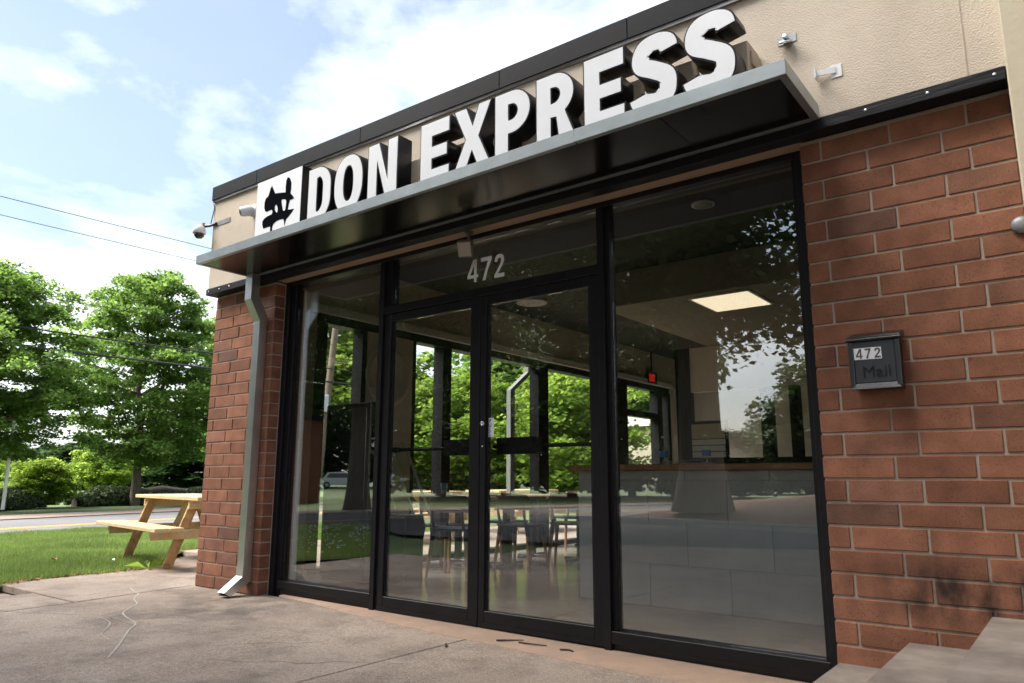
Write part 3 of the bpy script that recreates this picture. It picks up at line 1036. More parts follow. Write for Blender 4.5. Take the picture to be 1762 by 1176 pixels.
MB().box(-1.193, -0.057, YF + 0.035, 0.2, -0.06, 0.031).build('base_panel', M['base'], frame)
MB().box(-4.2215, -3.1465, 0.156, 0.164, 0.1165, 2.5305).build('window_pane', M['pane'], frame)
MB().box(-3.0355, -1.2385, 0.156, 0.164, 2.1795, 2.5305).build('transom_pane', M['pane'], frame)
MB().box(-1.1685, -0.0825, 0.156, 0.164, 0.0985, 2.5305).build('window_pane', M['pane'], frame)


def door(x0, x1, gx0, gx1, label, handed):
    m = MB()
    y0, y1 = 0.114, 0.160
    m.box(x0, gx0, y0, y1, 0.008, 2.116, 0.003).box(gx1, x1, y0, y1, 0.008, 2.116, 0.003)
    m.box(gx0 + 0.0005, gx1 - 0.0005, y0 + 0.001, y1, 2.056, 2.1155, 0.003)
    m.box(gx0 + 0.0005, gx1 - 0.0005, y0 + 0.001, y1, 0.0085, 0.106, 0.003)
    # glazing beads
    m.box(gx0, gx0 + 0.012, y0 + 0.012, y1 - 0.004, 0.107, 2.055).box(gx1 - 0.012, gx1, y0 + 0.012, y1 - 0.004, 0.107, 2.055)
    m.box(x0 + 0.002, x1 - 0.002, y0 - 0.006, y0 + 0.0005, 0.010, 0.036)          # sweep
    d = m.build('door', M['frame'], B, label)
    MB().box(gx0 + 0.0125, gx1 - 0.0125, 0.136, 0.144, 0.1065, 2.0555).build('door_pane', M['pane'], d)
    return d


d1 = door(-3.0785, -2.1575, -3.022, -2.240, None, 1)
d2 = door(-2.1525, -1.2395, -2.106, -1.306, None, -1)
# push bars are on the inside face; the black latch cases show through the glass
m = MB().tube([(-3.05, 0.235, 1.118), (-2.20, 0.235, 1.118)], 0.013, 10).box(-2.56, -2.265, 0.200, 0.262, 1.068, 1.175, 0.006).box(-3.065, -3.03, 0.16, 0.245, 1.10, 1.135).box(-2.22, -2.18, 0.16, 0.245, 1.10, 1.135)
m.build('push_bar', M['frame'], d1)
m = MB().tube([(-2.13, 0.235, 1.118), (-1.26, 0.235, 1.118)], 0.013, 10).box(-2.085, -1.79, 0.200, 0.262, 1.068, 1.175, 0.006).box(-1.80, -1.72, 0.205, 0.255, 1.075, 1.165, 0.004).box(-1.29, -1.255, 0.16, 0.245, 1.10, 1.135)
m.build('push_bar', M['frame'], d2)
MB().lathe([(0.016, 0), (0.016, 0.006), (0.012, 0.010), (0.006, 0.010), (0.006, 0.007)], (-2.128, 0.114, 1.265), (0, -1, 0), 14).build('lock_cylinder', M['steel'], d2)
MB().lathe([(0.006, 0), (0.006, 0.004)], (-2.128, 0.114, 1.118), (0, -1, 0), 8).build('bolt', M['steel'], d2)
MB().box(-3.075, -1.24, 0.129, 0.21, -0.015, 0.006).build('door_threshold', M['frame'], B)

# ------------------------------------------------------------------ room behind the glass
struct('interior_floor', MB().box(-5.14, 2.6, 0.212, 9.6, -0.06, 0.0), M['floor_in'])
struct('interior_ceiling', MB().box(-5.14, 2.6, 0.36, 9.6, 3.14, 3.2), M['ceil'])
struct('back_wall', MB().box(-5.14, 2.6, 9.42, 9.55, 0.0, 3.14), M['wall_in'])
struct('right_wall', MB().box(2.45, 2.6, 0.22, 9.41, 0.0, 3.14), M['wall_in'])
# left wall: header, sill, piers, posts and panes
MB().box(-5.14, -5.02, 0.36, 9.41, 2.585, 3.14).build('side_header', M['wall_dark'], B)
MB().box(-5.019, -4.97, 0.36, 9.01, 2.560, 2.640).build('header_trim', M['drywall'], B)
sw = MB().box(-5.2, -5.04, 1.0, 6.9, 2.475, 2.584, 0.003).box(-5.2, -5.04, 1.0, 6.9, 0.0, 0.055, 0.003)
for y0, y1 in ((0.99, 1.12), (1.585, 1.65), (2.33, 2.395), (2.85, 3.0), (4.82, 5.06), (6.85, 7.0), (7.2, 7.38), (8.50, 8.69)):
    sw.box(-5.2, -5.04, y0, y1, 0.056, 2.474, 0.002)
sw.box(-5.2, -5.04, 7.0, 7.2, 0.0, 2.584)
sw.box(-5.19, -5.05, 7.381, 8.499, 1.97, 2.07).box(-5.19, -5.05, 7.381, 8.499, 0.0, 0.10).box(-5.19, -5.05, 7.2, 9.0, 2.475, 2.584)
sw.box(-5.19, -5.05, 8.69, 8.90, 0.0, 0.055).box(-5.2, -5.04, 8.90, 9.02, 0.0, 2.474)
sf = sw.build('side_window_frame', M['frame'], B)
MB().box(-5.24, -5.03, 1.651, 2.329, 0.056, 2.474).build('pier', M['wall_dark'], B)
MB().box(-5.24, -5.0, 9.02, 9.42, 0.0, 2.584).build('pier', M['wall_in'], B)
for y0, y1, z0, z1 in ((1.12, 1.585, 0.055, 2.475), (2.395, 2.85, 0.055, 2.475), (3.0, 4.82, 0.055, 2.475), (5.06, 6.85, 0.055, 2.475), (7.381, 8.499, 0.101, 1.969), (7.381, 8.499, 2.071, 2.474), (8.69, 8.90, 0.056, 2.474)):
    MB().box(-5.124, -5.118, y0 + 0.001, y1 - 0.001, z0 + 0.001, z1 - 0.001).build('side_pane', M['pane_side'], sf)
MB().box(-4.42, -4.200, 0.216, 0.262, 0.0, 2.50, 0.004).build('corner_return', M['drywall'], B)
MB().box(-5.03, -4.425, 0.216, 0.30, 0.0, 3.1).box(-5.03, 2.44, 0.30, 0.358, 2.62, 3.135).build('front_inner_wall', M['wall_dark'], B)

# bulkhead over the counter with its lit panel
MB().box(-3.1, 2.44, 3.30, 6.2, 2.76, 3.135).build('bulkhead', M['bulk'], B)
lp = thing('ceiling_light_panel', 'glowing warm square ceiling light panel above the counter', 'ceiling light', (-1.815, 3.8, 2.757))
MB().box(-2.14, -1.49, 3.43, 4.17, 2.748, 2.758).build('frame', M['drywall'], lp)
MB().box(-2.11, -1.52, 3.46, 4.14, 2.742, 2.7475).build('diffuser', M['panel_light'], lp)


def ceil_disc(name, label, cat, x, y, z, r, vent):
    t = thing(name, label, cat, (x, y, z), group=None)
    if vent:
        for k in range(4):
            rr = r * (1 - 0.22 * k)
            MB().lathe([(rr - 0.028, -0.004 * k), (rr, -0.004 * k - 0.002), (rr, -0.012 - 0.006 * k), (rr - 0.028, -0.018 - 0.006 * k)], (x, y, z), n=28).build('cone', M['drywall'], t)
    else:
        MB().lathe([(r, 0), (r, -0.012), (r * 0.82, -0.014)], (x, y, z), n=24).build('trim_ring', M['drywall'], t)
        MB().lathe([(r * 0.8, -0.0145), (r * 0.78, -0.018), (0.01, -0.019)], (x, y, z), n=24).build('lens', M['lamp_lens'], t)
    return t


def at_z(u, v, z):
    """point of the photograph (1762 px wide) on a level plane"""
    d = fw + r2 * ((u - 881) / 1266.68) - u2 * ((v - 588) / 1266.68)
    return CAM + d * ((z - CAM.z) / d.z)


p = at_z(915, 525, 3.1)
ceil_disc('ceiling_vent', 'round white ceiling air diffuser seen at the top of the right-hand door glass', 'ceiling vent', p.x, p.y, 3.135, 0.20, True)
p = at_z(853, 581, 3.1)
ceil_disc('ceiling_vent', 'smaller round ceiling diffuser farther inside, beside the meeting stile of the doors', 'ceiling vent', p.x, p.y, 3.135, 0.20, True)
p = at_z(1010, 628, 3.1)
ceil_disc('ceiling_vent', 'dim flat ceiling diffuser deep in the room, above the bamboo-like tree', 'ceiling vent', p.x, p.y, 3.135, 0.18, True)
p = at_z(1210, 358, 3.1)
ceil_disc('can_light', 'unlit round recessed ceiling light near the top of the large right window', 'ceiling light', p.x, p.y, 3.135, 0.095, False)

# counter: tiled front, wooden top
ct = thing('service_counter', 'grey tiled service counter with brown wooden top behind the right window', 'counter', (-0.9, 1.7, 0))
MB().box(-2.272, 2.44, 1.512, 2.05, 0.0, 0.975).build('carcass', M['grout'], ct)
MB().box(-2.34, 2.44, 1.44, 2.12, 0.976, 1.022, 0.006).build('counter_top', M['counter_wood'], ct)
tile_me = {}


def tile_at(x0, x1, z0, z1):
    k = (round(x1 - x0, 3), round(z1 - z0, 3))
    if k not in tile_me:
        tile_me[k] = MB().box(0, k[0], 0, 0.010, 0, k[1], 0.0006).mesh('tile', M['tile'])
    o = link('tile', tile_me[k], ct, Vector((x0, 1.5015, z0)) - Vector(ct['_o']))


zrow = [0.003, 0.302, 0.604, 0.906, 0.974]
for r in range(4):
    xx = -2.283 - (0.0 if r % 2 == 0 else 0.31)
    while xx < 2.4:
        a, b = max(xx, -2.283), min(xx + 0.61, 2.44)
        if b - a > 0.03:
            tile_at(a + 0.001, b - 0.001, zrow[r] + 0.001, zrow[r + 1] - 0.001)
        xx += 0.613
MB().box(-2.284, -2.273, 1.512, 2.05, 0.003, 0.974).build('end_panel', M['tile'], ct)

# ------------------------------------------------------------------ canopy
cn = thing('entrance_canopy', 'flat projecting canopy with bare metal rim and glossy black underside', 'canopy', (-2.2, -0.08, 2.61))
cx0, cx1, cy0, cy1, cz0, cz1 = -4.562, 0.128, -0.602, -0.098, 2.607, 2.677
for a, b in ((cx0, -2.78), (-2.779, -0.94), (-0.939, cx1)):
    MB().box(a, b, cy0, cy0 + 0.004, cz0, cz1, 0.001).box(a + 0.005, b - 0.005, cy0 + 0.0045, cy0 + 0.030, cz0, cz0 + 0.004).build('rim_channel', M['alu'], cn)
MB().box(cx0, cx0 + 0.004, cy0 + 0.0045, cy1, cz0, cz1, 0.001).box(cx0 + 0.0045, cx0 + 0.03, cy0 + 0.031, cy1, cz0, cz0 + 0.004).build('rim_channel', M['alu'], cn)
MB().box(cx1 - 0.004, cx1, cy0 + 0.0045, cy1, cz0, cz1, 0.001).box(cx1 - 0.034, cx1 - 0.0045, cy0 + 0.031, cy1, cz0, cz0 + 0.004).build('rim_channel', M['alu'], cn)
MB().box(cx0 + 0.031, cx1 - 0.035, cy1 - 0.022, cy1 - 0.001, cz0 - 0.004, cz0 + 0.004).build('back_angle', M['alu'], cn)
for a, b in ((cx0 + 0.031, -3.372), (-3.369, -1.925), (-1.922, -0.478), (-0.475, cx1 - 0.036)):
    MB().box(a, b, cy0 + 0.0315, cy1 - 0.0235, cz0 + 0.003, cz0 + 0.011, 0.001).build('soffit_panel', M['soffit'], cn)
MB().box(cx0 + 0.005, cx1 - 0.005, cy0 + 0.005, cy1, cz1 - 0.025, cz1 - 0.010).build('deck', M['alu'], cn)

# ------------------------------------------------------------------ sign: channel letters on a raceway
sg = thing('channel_letter_sign', 'white DON EXPRESS channel letters with black returns on a beige raceway above the canopy', 'sign', (-1.8, -0.08, 2.77))
MB().box(-3.40, -0.148, -0.236, -0.082, 2.895, 3.06, 0.004).build('raceway', M['raceway'], sg)
MB().box(-0.147, -0.135, -0.20, -0.082, 2.94, 3.02, 0.002).build('raceway_clip', M['raceway'], sg)
Hh = 0.432
Zb = 2.770


def g_D(w, h):
    s, t = 0.106, 0.090
    o = [(0, 0), (0, h), (w - 0.155, h)] + arc(w - 0.155, h - 0.165, 0.155, 0.165, 90, 0)[1:] + [(w, 0.165)] + arc(w - 0.155, 0.165, 0.155, 0.165, 0, -90)[1:]
    i = [(s, t), (s, h - t), (w - 0.155, h - t)] + arc(w - 0.150, h - 0.165, 0.055, 0.083, 90, 0)[1:] + [(w - 0.095, 0.165)] + arc(w - 0.150, 0.165, 0.055, 0.083, 0, -90)[1:]
    return [o, i]


def g_O(w, h):
    def se(a, b, n=36, e=2.3):
        q = []
        for k in range(n):
            c, s = math.cos(2 * math.pi * k / n), math.sin(2 * math.pi * k / n)
            q.append((w / 2 + a * abs(c) ** (2 / e) * (1 if c > 0 else -1), h / 2 + b * abs(s) ** (2 / e) * (1 if s > 0 else -1)))
        return q
    return [se(w / 2, h / 2), se(w / 2 - 0.104, h / 2 - 0.086)]


def g_N(w, h):
    s = 0.097
    return [[(0, 0), (0, h), (s * 1.12, h), (w - s, h * 0.36), (w - s, h), (w, h), (w, 0), (w - s * 1.12, 0), (s, h * 0.64), (s, 0)]]


def g_E(w, h):
    s = 0.106
    return [[(0, 0), (0, h), (w, h), (w, h - 0.106), (s, h - 0.106), (s, h / 2 + 0.042), (w * 0.93, h / 2 + 0.042), (w * 0.93, h / 2 - 0.046), (s, h / 2 - 0.046), (s, 0.104), (w, 0.104), (w, 0)]]


def g_X(w, h):
    return [[(0, 0), (0.33 * w, 0.505 * h), (0.02 * w, h), (0.345 * w, h), (0.51 * w, 0.70 * h), (0.67 * w, h), (0.985 * w, h), (0.675 * w, 0.505 * h), (w, 0), (0.675 * w, 0), (0.50 * w, 0.30 * h), (0.325 * w, 0)]]


def g_P(w, h):
    s, t = 0.106, 0.090
    yb = 0.36 * h
    ry = (h - yb) / 2
    o = [(0, 0), (0, h), (w - 0.135, h)] + arc(w - 0.135, h - ry, 0.135, ry, 90, -90, 14)[1:] + [(s, yb), (s, 0)]
    i = [(s, yb + t), (s, h - t), (w - 0.145, h - t)] + arc(w - 0.142, h - ry, 0.046, ry - t, 90, -90, 10)[1:]
    return [o, i]


def g_R(w, h):
    s, t = 0.106, 0.090
    yb = 0.37 * h
    ry = (h - yb) / 2
    xr = 0.95 * w
    o = [(0, 0), (0, h), (xr - 0.135, h)] + arc(xr - 0.135, h - ry, 0.135, ry, 90, -55, 13)[1:] + [(w * 0.76, 0.385 * h), (w, 0), (w - 0.117, 0), (0.50 * w, yb - 0.004), (s, yb), (s, 0)]
    i = [(s, yb + t), (s, h - t), (xr - 0.145, h - t)] + arc(xr - 0.142, h - ry, 0.046, ry - t, 90, -90, 10)[1:]
    return [o, i]


def g_S(w, h):
    k = 0.051
    path = [(w * 0.955 - 0.03, h * 0.735), (w * 0.80, h * 0.83), (w * 0.655, h - k - 0.002), (w * 0.50, h - k), (w * 0.31, h - k - 0.012), (k + 0.005, h * 0.755), (w * 0.24, h * 0.625), (w * 0.50, h * 0.525),
            (w * 0.76, h * 0.41), (w - k - 0.003, h * 0.265), (w * 0.73, k + 0.02), (w * 0.52, k), (w * 0.35, k + 0.006), (w * 0.18, 0.155 * h), (0.035, 0.235 * h)]
    return [stroke(catmull(path, n=6), 0.102)]


LET = [('D', -3.46, 0.267, g_D), ('O', -3.155, 0.310, g_O), ('N', -2.793, 0.295, g_N), ('E', -2.282, 0.257, g_E), ('X', -1.995, 0.318, g_X), ('P', -1.655, 0.267, g_P),
       ('R', -1.347, 0.275, g_R), ('E', -1.023, 0.255, g_E), ('S', -0.727, 0.262, g_S), ('S', -0.427, 0.265, g_S)]
for ch, x, w, fn in LET:
    lp_ = fn(w, Hh)
    body = plate(lp_, 0.125, 'letter', M['letter_black'], sg, (x, -0.3625, Zb), offset=0.004)
    body['label'] = 'letter ' + ch
    plate(lp_, 0.004, 'face', M['white'], body, (x, -0.366, Zb), offset=-0.005)
ck_words = {'D': 1}

# logo cabinet
lg = thing('logo_sign_box', 'square white sign box with a black cat-like brushed emblem left of the letters', 'sign', (-4.09, -0.08, 2.766))
lx0, lx1, lz0, lz1 = -4.400, -3.776, 2.766, 3.392
MB().box(lx0, lx1, -0.198, -0.082, lz0, lz1, 0.003).build('cabinet', M['letter_black'], lg)
MB().box(lx0 + 0.007, lx1 - 0.004, -0.2005, -0.1985, lz0 + 0.006, lz1 - 0.006).build('face', M['white'], lg)


def on_y(u, v, y):
    d = fw + r2 * ((u - 881) / 1266.68) - u2 * ((v - 588) / 1266.68)
    return CAM + d * ((y - CAM.y) / d.y)


def zm(pts):
    q = []
    for a, b in pts:
        p = on_y(320 + a / 5.345, 300 + b / 5.345, -0.2005)
        q.append((p.x, p.z))
    return q


out = [(793, 108), (806, 140), (822, 178), (868, 172), (918, 168), (919, 120), (924, 65), (938, 26), (958, 38), (970, 75), (968, 130), (962, 178), (980, 195), (995, 221), (975, 231), (958, 236), (950, 262), (943, 292), (937, 328), (966, 324), (993, 318), (978, 345),
       (948, 385), (922, 415), (913, 445), (905, 472), (902, 430), (897, 413), (862, 418), (832, 433), (806, 456), (795, 485), (790, 540), (772, 545), (776, 480), (745, 489), (712, 502), (703, 470), (703, 440), (718, 413), (745, 391), (792, 368), (797, 342),
       (790, 326), (768, 335), (745, 347), (730, 343), (722, 312), (725, 262), (736, 226), (758, 205), (770, 170), (780, 132)]
h1 = catmull([(822, 288), (836, 285), (845, 318), (841, 352), (826, 346), (817, 320)], True, 3)
h2 = catmull([(880, 238), (905, 231), (922, 240), (921, 280), (912, 331), (893, 334), (884, 290)], True, 3)
plate([zm(out), zm(h1), zm(h2)], 0.0016, 'emblem', M['ink'], lg, (0, -0.2025, 0))

# ------------------------------------------------------------------ things fixed to the fascia
t = thing('turret_camera', 'white turret security camera on the stucco left of the logo box', 'security camera', (-4.60, -0.082, 3.215))
MB().lathe([(0.052, 0), (0.055, 0.012), (0.055, 0.03), (0.048, 0.036)], (-4.585, -0.081, 3.215), (0, -1, 0), 22).build('base', M['white_plastic'], t)
hd = MB().lathe([(0.001, -0.05), (0.030, -0.046), (0.045, -0.02), (0.047, 0.01), (0.043, 0.06), (0.036, 0.072)], (-4.600, -0.142, 3.208), (-0.45, -0.85, -0.28), 22).build('head', M['white_plastic'], t)
MB().lathe([(0.031, 0.0725), (0.030, 0.076), (0.012, 0.0765), (0.011, 0.079), (0.001, 0.080)], (-4.600, -0.142, 3.208), (-0.45, -0.85, -0.28), 20).build('lens', M['lens'], hd)

t = thing('dome_camera', 'white hanging dome security camera on an arm past the left fascia corner', 'security camera', (-5.36, -0.16, 3.17))
MB().box(-5.215, -4.985, -0.0845, -0.0815, 3.212, 3.256).build('strap', M['flashing'], t)
MB().tube([(-5.20, -0.092, 3.235), (-5.30, -0.095, 3.236), (-5.345, -0.12, 3.232), (-5.36, -0.15, 3.225)], 0.013, 10).build('arm', M['dark_plastic'], t)
dm = MB().lathe([(0.020, 0.075), (0.045, 0.062), (0.058, 0.03), (0.060, 0.0), (0.054, -0.008)], (-5.365, -0.16, 3.160), (0, 0, 1), 22).build('housing', M['white_plastic'], t)
MB().lathe([(0.048, -0.009), (0.044, -0.030), (0.026, -0.050), (0.002, -0.056)], (-5.365, -0.16, 3.160), (0, 0, 1), 20).build('dome', M['lens'], dm)
MB().tube([(-5.285, -0.083, 3.45), (-5.262, -0.086, 3.40), (-5.290, -0.088, 3.30), (-5.30, -0.092, 3.24)], 0.005, 6).build('cable', M['wire'], t)
MB().box(-5.345, -5.315, -0.16, -0.135, 3.240, 3.252).build('connector', mat('orange_connector', (0.65, 0.30, 0.04), 0.5), t)

t = thing('ring_bracket', 'small shiny steel ring bracket alone on the tan stucco wall', 'bracket', (0.0, -0.08, 3.07))
MB().box(-0.045, -0.010, -0.084, -0.081, 3.06, 3.105).box(0.010, 0.045, -0.084, -0.081, 3.06, 3.105).build('plate', M['steel'], t)
MB().lathe([(0.034, -0.006), (0.034, 0.006), (0.029, 0.006), (0.029, -0.006), (0.034, -0.006)], (0.0, -0.112, 3.055), (0.1, -0.5, 0.87), 22).build('ring', M['steel'], t)
MB().lathe([(0.014, 0), (0.014, 0.03)], (0.0, -0.085, 3.085), (0.0, -1, 0), 12).build('post', M['steel'], t)
t = thing('angle_bracket', 'small steel angle bracket beside the right end of the canopy', 'bracket', (0.16, -0.08, 2.82))
MB().box(0.190, 0.240, -0.084, -0.081, 2.80, 2.865).box(0.129, 0.135, -0.140, -0.088, 2.800, 2.850).hexa([(0.135, -0.11, 2.822), (0.215, -0.088, 2.822), (0.215, -0.085, 2.822), (0.135, -0.104, 2.822), (0.135, -0.11, 2.846), (0.215, -0.088, 2.856), (0.215, -0.085, 2.856), (0.135, -0.104, 2.846)]).build('bracket_plate', M['white_plastic'], t)

# downspout with offset elbow and kick-out
t = thing('downspout', 'square galvanised downspout with elbows on the left brick pier', 'downspout', (-4.45, -0.06, 0))


def rect_tube(m, stn, caps=True):
    V, F = [], []
    for x0, x1, y0, y1, z in stn:
        V.append([(x0, y0, z[0] if hasattr(z, '__len__') else z), (x1, y0, z[0] if hasattr(z, '__len__') else z), (x1, y1, z[1] if hasattr(z, '__len__') else z), (x0, y1, z[1] if hasattr(z, '__len__') else z)])
    flat = [p for q in V for p in q]
    for i in range(len(V) - 1):
        for k in range(4):
            F.append((4 * i + (k + 1) % 4, 4 * i + k, 4 * i + 4 + k, 4 * i + 4 + (k + 1) % 4))
    m.add(flat, F)
    return m


dx0, dx1 = -4.505, -4.412
rect_tube(MB(), [(dx0, dx1, -0.180, -0.104, 2.606), (dx0, dx1, -0.180, -0.104, (2.385, 2.425)), (dx0, dx1, -0.084, -0.006, (2.215, 2.255)), (dx0, dx1, -0.084, -0.006, 2.18)]).build('upper_elbow', M['galv'], t)
rect_tube(MB(), [(dx0 + 0.003, dx1 - 0.003, -0.081, -0.008, 2.20), (dx0 + 0.003, dx1 - 0.003, -0.081, -0.008, 0.20)]).build('pipe', M['galv'], t)
rect_tube(MB(), [(dx0, dx1, -0.084, -0.006, 0.215), (dx0, dx1, -0.084, -0.006, (0.150, 0.110)), (dx0, dx1, -0.235, -0.180, (0.040, 0.008))]).build('kick_out', M['galv'], t)
MB().box(dx0 + 0.004, dx1 - 0.004, -0.225, -0.19, 0.016, 0.024).build('mouth', M['dark_plastic'], t)
for z in (0.55, 2.09):
    MB().lathe([(0.007, 0), (0.004, 0.003)], (dx1 - 0.0025, -0.04, z), (1, 0, 0), 8).build('screw', M['steel'], t)

# floodlight over the doors
t = thing('floodlight', 'small brown floodlight hanging over the doors above the number 472', 'floodlight', (-2.2, 0.04, 2.54))
MB().lathe([(0.030, 0), (0.030, -0.012), (0.012, -0.016)], (-2.20, 0.035, 2.563), (0, 0, 1), 14).tube([(-2.20, 0.035, 2.55), (-2.20, 0.03, 2.505)], 0.010, 10).build('mount', M['bronze'], t)
A = Vector((0.35, -0.78, -0.42)).normalized()
xx_ = A.cross(Vector((0, 0, 1))).normalized()
zz_ = xx_.cross(A)
c0 = Vector((-2.195, 0.0, 2.435))
def ob_box(c, hx, hz, a0, a1, tap=1.0):
    q = []
    for zz, s in ((a0, 1.0), (a1, tap)):
        q.append([c + xx_ * sx * hx * s * 0.86 + zz_ * sz * hz * s * 0.86 + A * zz for sx, sz in ((-1, -1), (1, -1), (1, 1), (-1, 1))])
    return [tuple(p) for p in q[0] + q[1]]
h_ = MB().hexa(ob_box(c0, 0.060, 0.066, -0.03, 0.03, 1.08), 0.012).hexa(ob_box(c0, 0.042, 0.046, -0.052, -0.0305, 1.2)).build('head', M['bronze'], t)
MB().hexa(ob_box(c0, 0.053, 0.058, 0.0305, 0.036, 0.97), 0.004).build('lens', M['lamp_lens'], h_)

# 472 on the transom glass
t = thing('address_numbers', 'silver number 472 stuck on the glass above the double doors', 'address numbers', (-2.15, 0.155, 2.245))


def d_4(w, h):
    return [[(0.60 * w, 0), (0.60 * w, 0.19 * h), (0, 0.19 * h), (0, 0.32 * h), (0.52 * w, h), (0.84 * w, h), (0.84 * w, 0.33 * h), (w, 0.33 * h), (w, 0.19 * h), (0.84 * w, 0.19 * h), (0.84 * w, 0)],
            [(0.60 * w, 0.33 * h), (0.60 * w, 0.76 * h), (0.24 * w, 0.33 * h)]]


def d_7(w, h):
    return [[(0.16 * w, 0), (0.42 * w, 0.45 * h), (0.66 * w, 0.83 * h), (0, 0.83 * h), (0, h), (w, h), (w, 0.86 * h), (0.66 * w, 0.45 * h), (0.44 * w, 0)]]


def d_2(w, h):
    q = [(0, 0), (1, 0), (1, .165), (.36, .165), (.62, .36), (.86, .53), (.97, .70), (.93, .86), (.78, .96), (.52, 1), (.26, .97), (.09, .87), (.02, .70), (.29, .68), (.32, .78), (.41, .835), (.52, .845), (.63, .82), (.69, .75), (.68, .66), (.58, .55), (.36, .38), (.12, .20), (0, .11)]
    return [[(a * w, b * h) for a, b in q]]


for fn, x, w in ((d_4, -2.312, 0.098), (d_7, -2.192, 0.096), (d_2, -2.073, 0.086)):
    plate(fn(w, 0.163), 0.0012, 'digit', M['silver_vinyl'], t, (x, 0.1545, 2.243))

t = thing('pull_sticker', 'small white sticker reading PULL down the edge of the right door', 'sticker', (-2.085, 0.135, 1.19))
MB().box(-2.1125, -2.052, 0.1345, 0.1355, 1.178, 1.300).build('backing', M['sticker'], t)
for k, ch in enumerate('PULL'):
    text(ch, 0.033, 0.0008, 'letter', M['digit_grey'], t, (-2.082, 0.1335, 1.270 - 0.028 * k), offset=0.0008, align='CENTER')

# mailbox
t = thing('mailbox', 'black enamel wall mailbox numbered 472 on the right brick wall', 'mailbox', (0.27, -0.002, 1.30))
mx0, mx1 = 0.170, 0.376
MB().box(mx0 + 0.006, mx1 - 0.006, -0.084, -0.003, 1.303, 1.535, 0.004).build('body', M['mail_black'], t)
lid = MB().hexa([(mx0 - 0.006, -0.100, 1.512), (mx1 + 0.006, -0.100, 1.512), (mx1 + 0.006, -0.003, 1.534), (mx0 - 0.006, -0.003, 1.534), (mx0 - 0.006, -0.100, 1.534), (mx1 + 0.006, -0.100, 1.534), (mx1 + 0.006, -0.003, 1.565), (mx0 - 0.006, -0.003, 1.565)], 0.004)
lid.tube([(mx0 - 0.006, -0.102, 1.520), (mx1 + 0.006, -0.102, 1.520)], 0.006, 8)
lid.build('lid', M['mail_black'], t)
m = MB().box(mx0, mx0 + 0.020, -0.104, -0.0845, 1.308, 1.511, 0.003).box(mx1 - 0.020, mx1, -0.104, -0.0845, 1.308, 1.511, 0.003)
m.hexa([(mx0 + 0.0, -0.108, 1.300), (mx1, -0.108, 1.300), (mx1, -0.084, 1.300), (mx0, -0.084, 1.300), (mx0 + 0.021, -0.098, 1.327), (mx1 - 0.021, -0.098, 1.327), (mx1 - 0.021, -0.0845, 1.327), (mx0 + 0.021, -0.0845, 1.327)], 0.002)
m.build('front_rim', M['mail_black'], t)
MB().box(mx0 + 0.0205, mx1 - 0.0205, -0.096, -0.0845, 1.3275, 1.5105, 0.002).build('front_panel', M['mail_panel'], t)
st = MB().hexa([(0.192, -0.0974, 1.432), (0.304, -0.0974, 1.430), (0.304, -0.0965, 1.430), (0.192, -0.0965, 1.432), (0.191, -0.0974, 1.483), (0.303, -0.0974, 1.482), (0.303, -0.0965, 1.482), (0.191, -0.0965, 1.483)]).build('number_plate', M['sticker'], t)
for fn, x, w in ((d_4, 0.200, 0.027), (d_7, 0.237, 0.024), (d_2, 0.275, 0.025)):
    plate(fn(w, 0.044), 0.0008, 'digit', M['digit_grey'], st, (x, -0.0985, 1.435))
text('Mail', 0.072, 0.004, 'embossed_word', M['letter_black'], t, (0.219, -0.0995, 1.352))

# added porch, out of view at right, to shade this end of the wall
t = thing('shade_porch', 'added unseen porch roof on beige posts right of the steps, for shade', 'porch', (3.6, -2.0, 0.3))
MB().box(1.02, 8.0, -4.6, -0.14, 3.25, 3.6, 0.01).build('roof', M['beige'], t)
MB().box(1.70, 1.86, -4.3, -1.56, -0.05, 3.249).build('shade_wall', M['far_brick'], t)  # added wall, blocks light coming from the right
for x, y in ((1.75, -4.45), (4.6, -4.45), (7.8, -4.45)):
    MB().box(x - 0.11, x + 0.11, y - 0.11, y + 0.11, -0.05, 3.249, 0.006).build('post', M['beige'], t)
# pilaster, brick return and grey bell at the right border
t = thing('pilaster', 'plain beige painted pilaster at the right edge of the brick wall', 'pilaster', (0.93, -0.1, 0.4))
MB().box(0.8735, 0.987, -0.13, 0.09, 0.384, 5.2, 0.006).build('shaft', M['beige'], t)
t = thing('brick_return', 'dark red brick wall standing beyond the beige pilaster', 'wall', (1.8, 0, 0.4))
MB().box(0.988, 2.6, -0.06, 0.094, 0.384, 5.2).build('wall_face', M['far_brick'], t)
t = thing('wall_bell', 'grey round bell box on the brick at the right edge', 'bell', (0.87, 0, 1.93))
MB().lathe([(0.034, 0), (0.036, 0.010), (0.028, 0.018), (0.010, 0.022)], (0.852, -0.002, 1.945), (0, -1, 0), 20).build('cover', M['flashing'], t)

# ------------------------------------------------------------------ furniture inside
def chair(rooty, back_mat):
    m = MB()
    return m


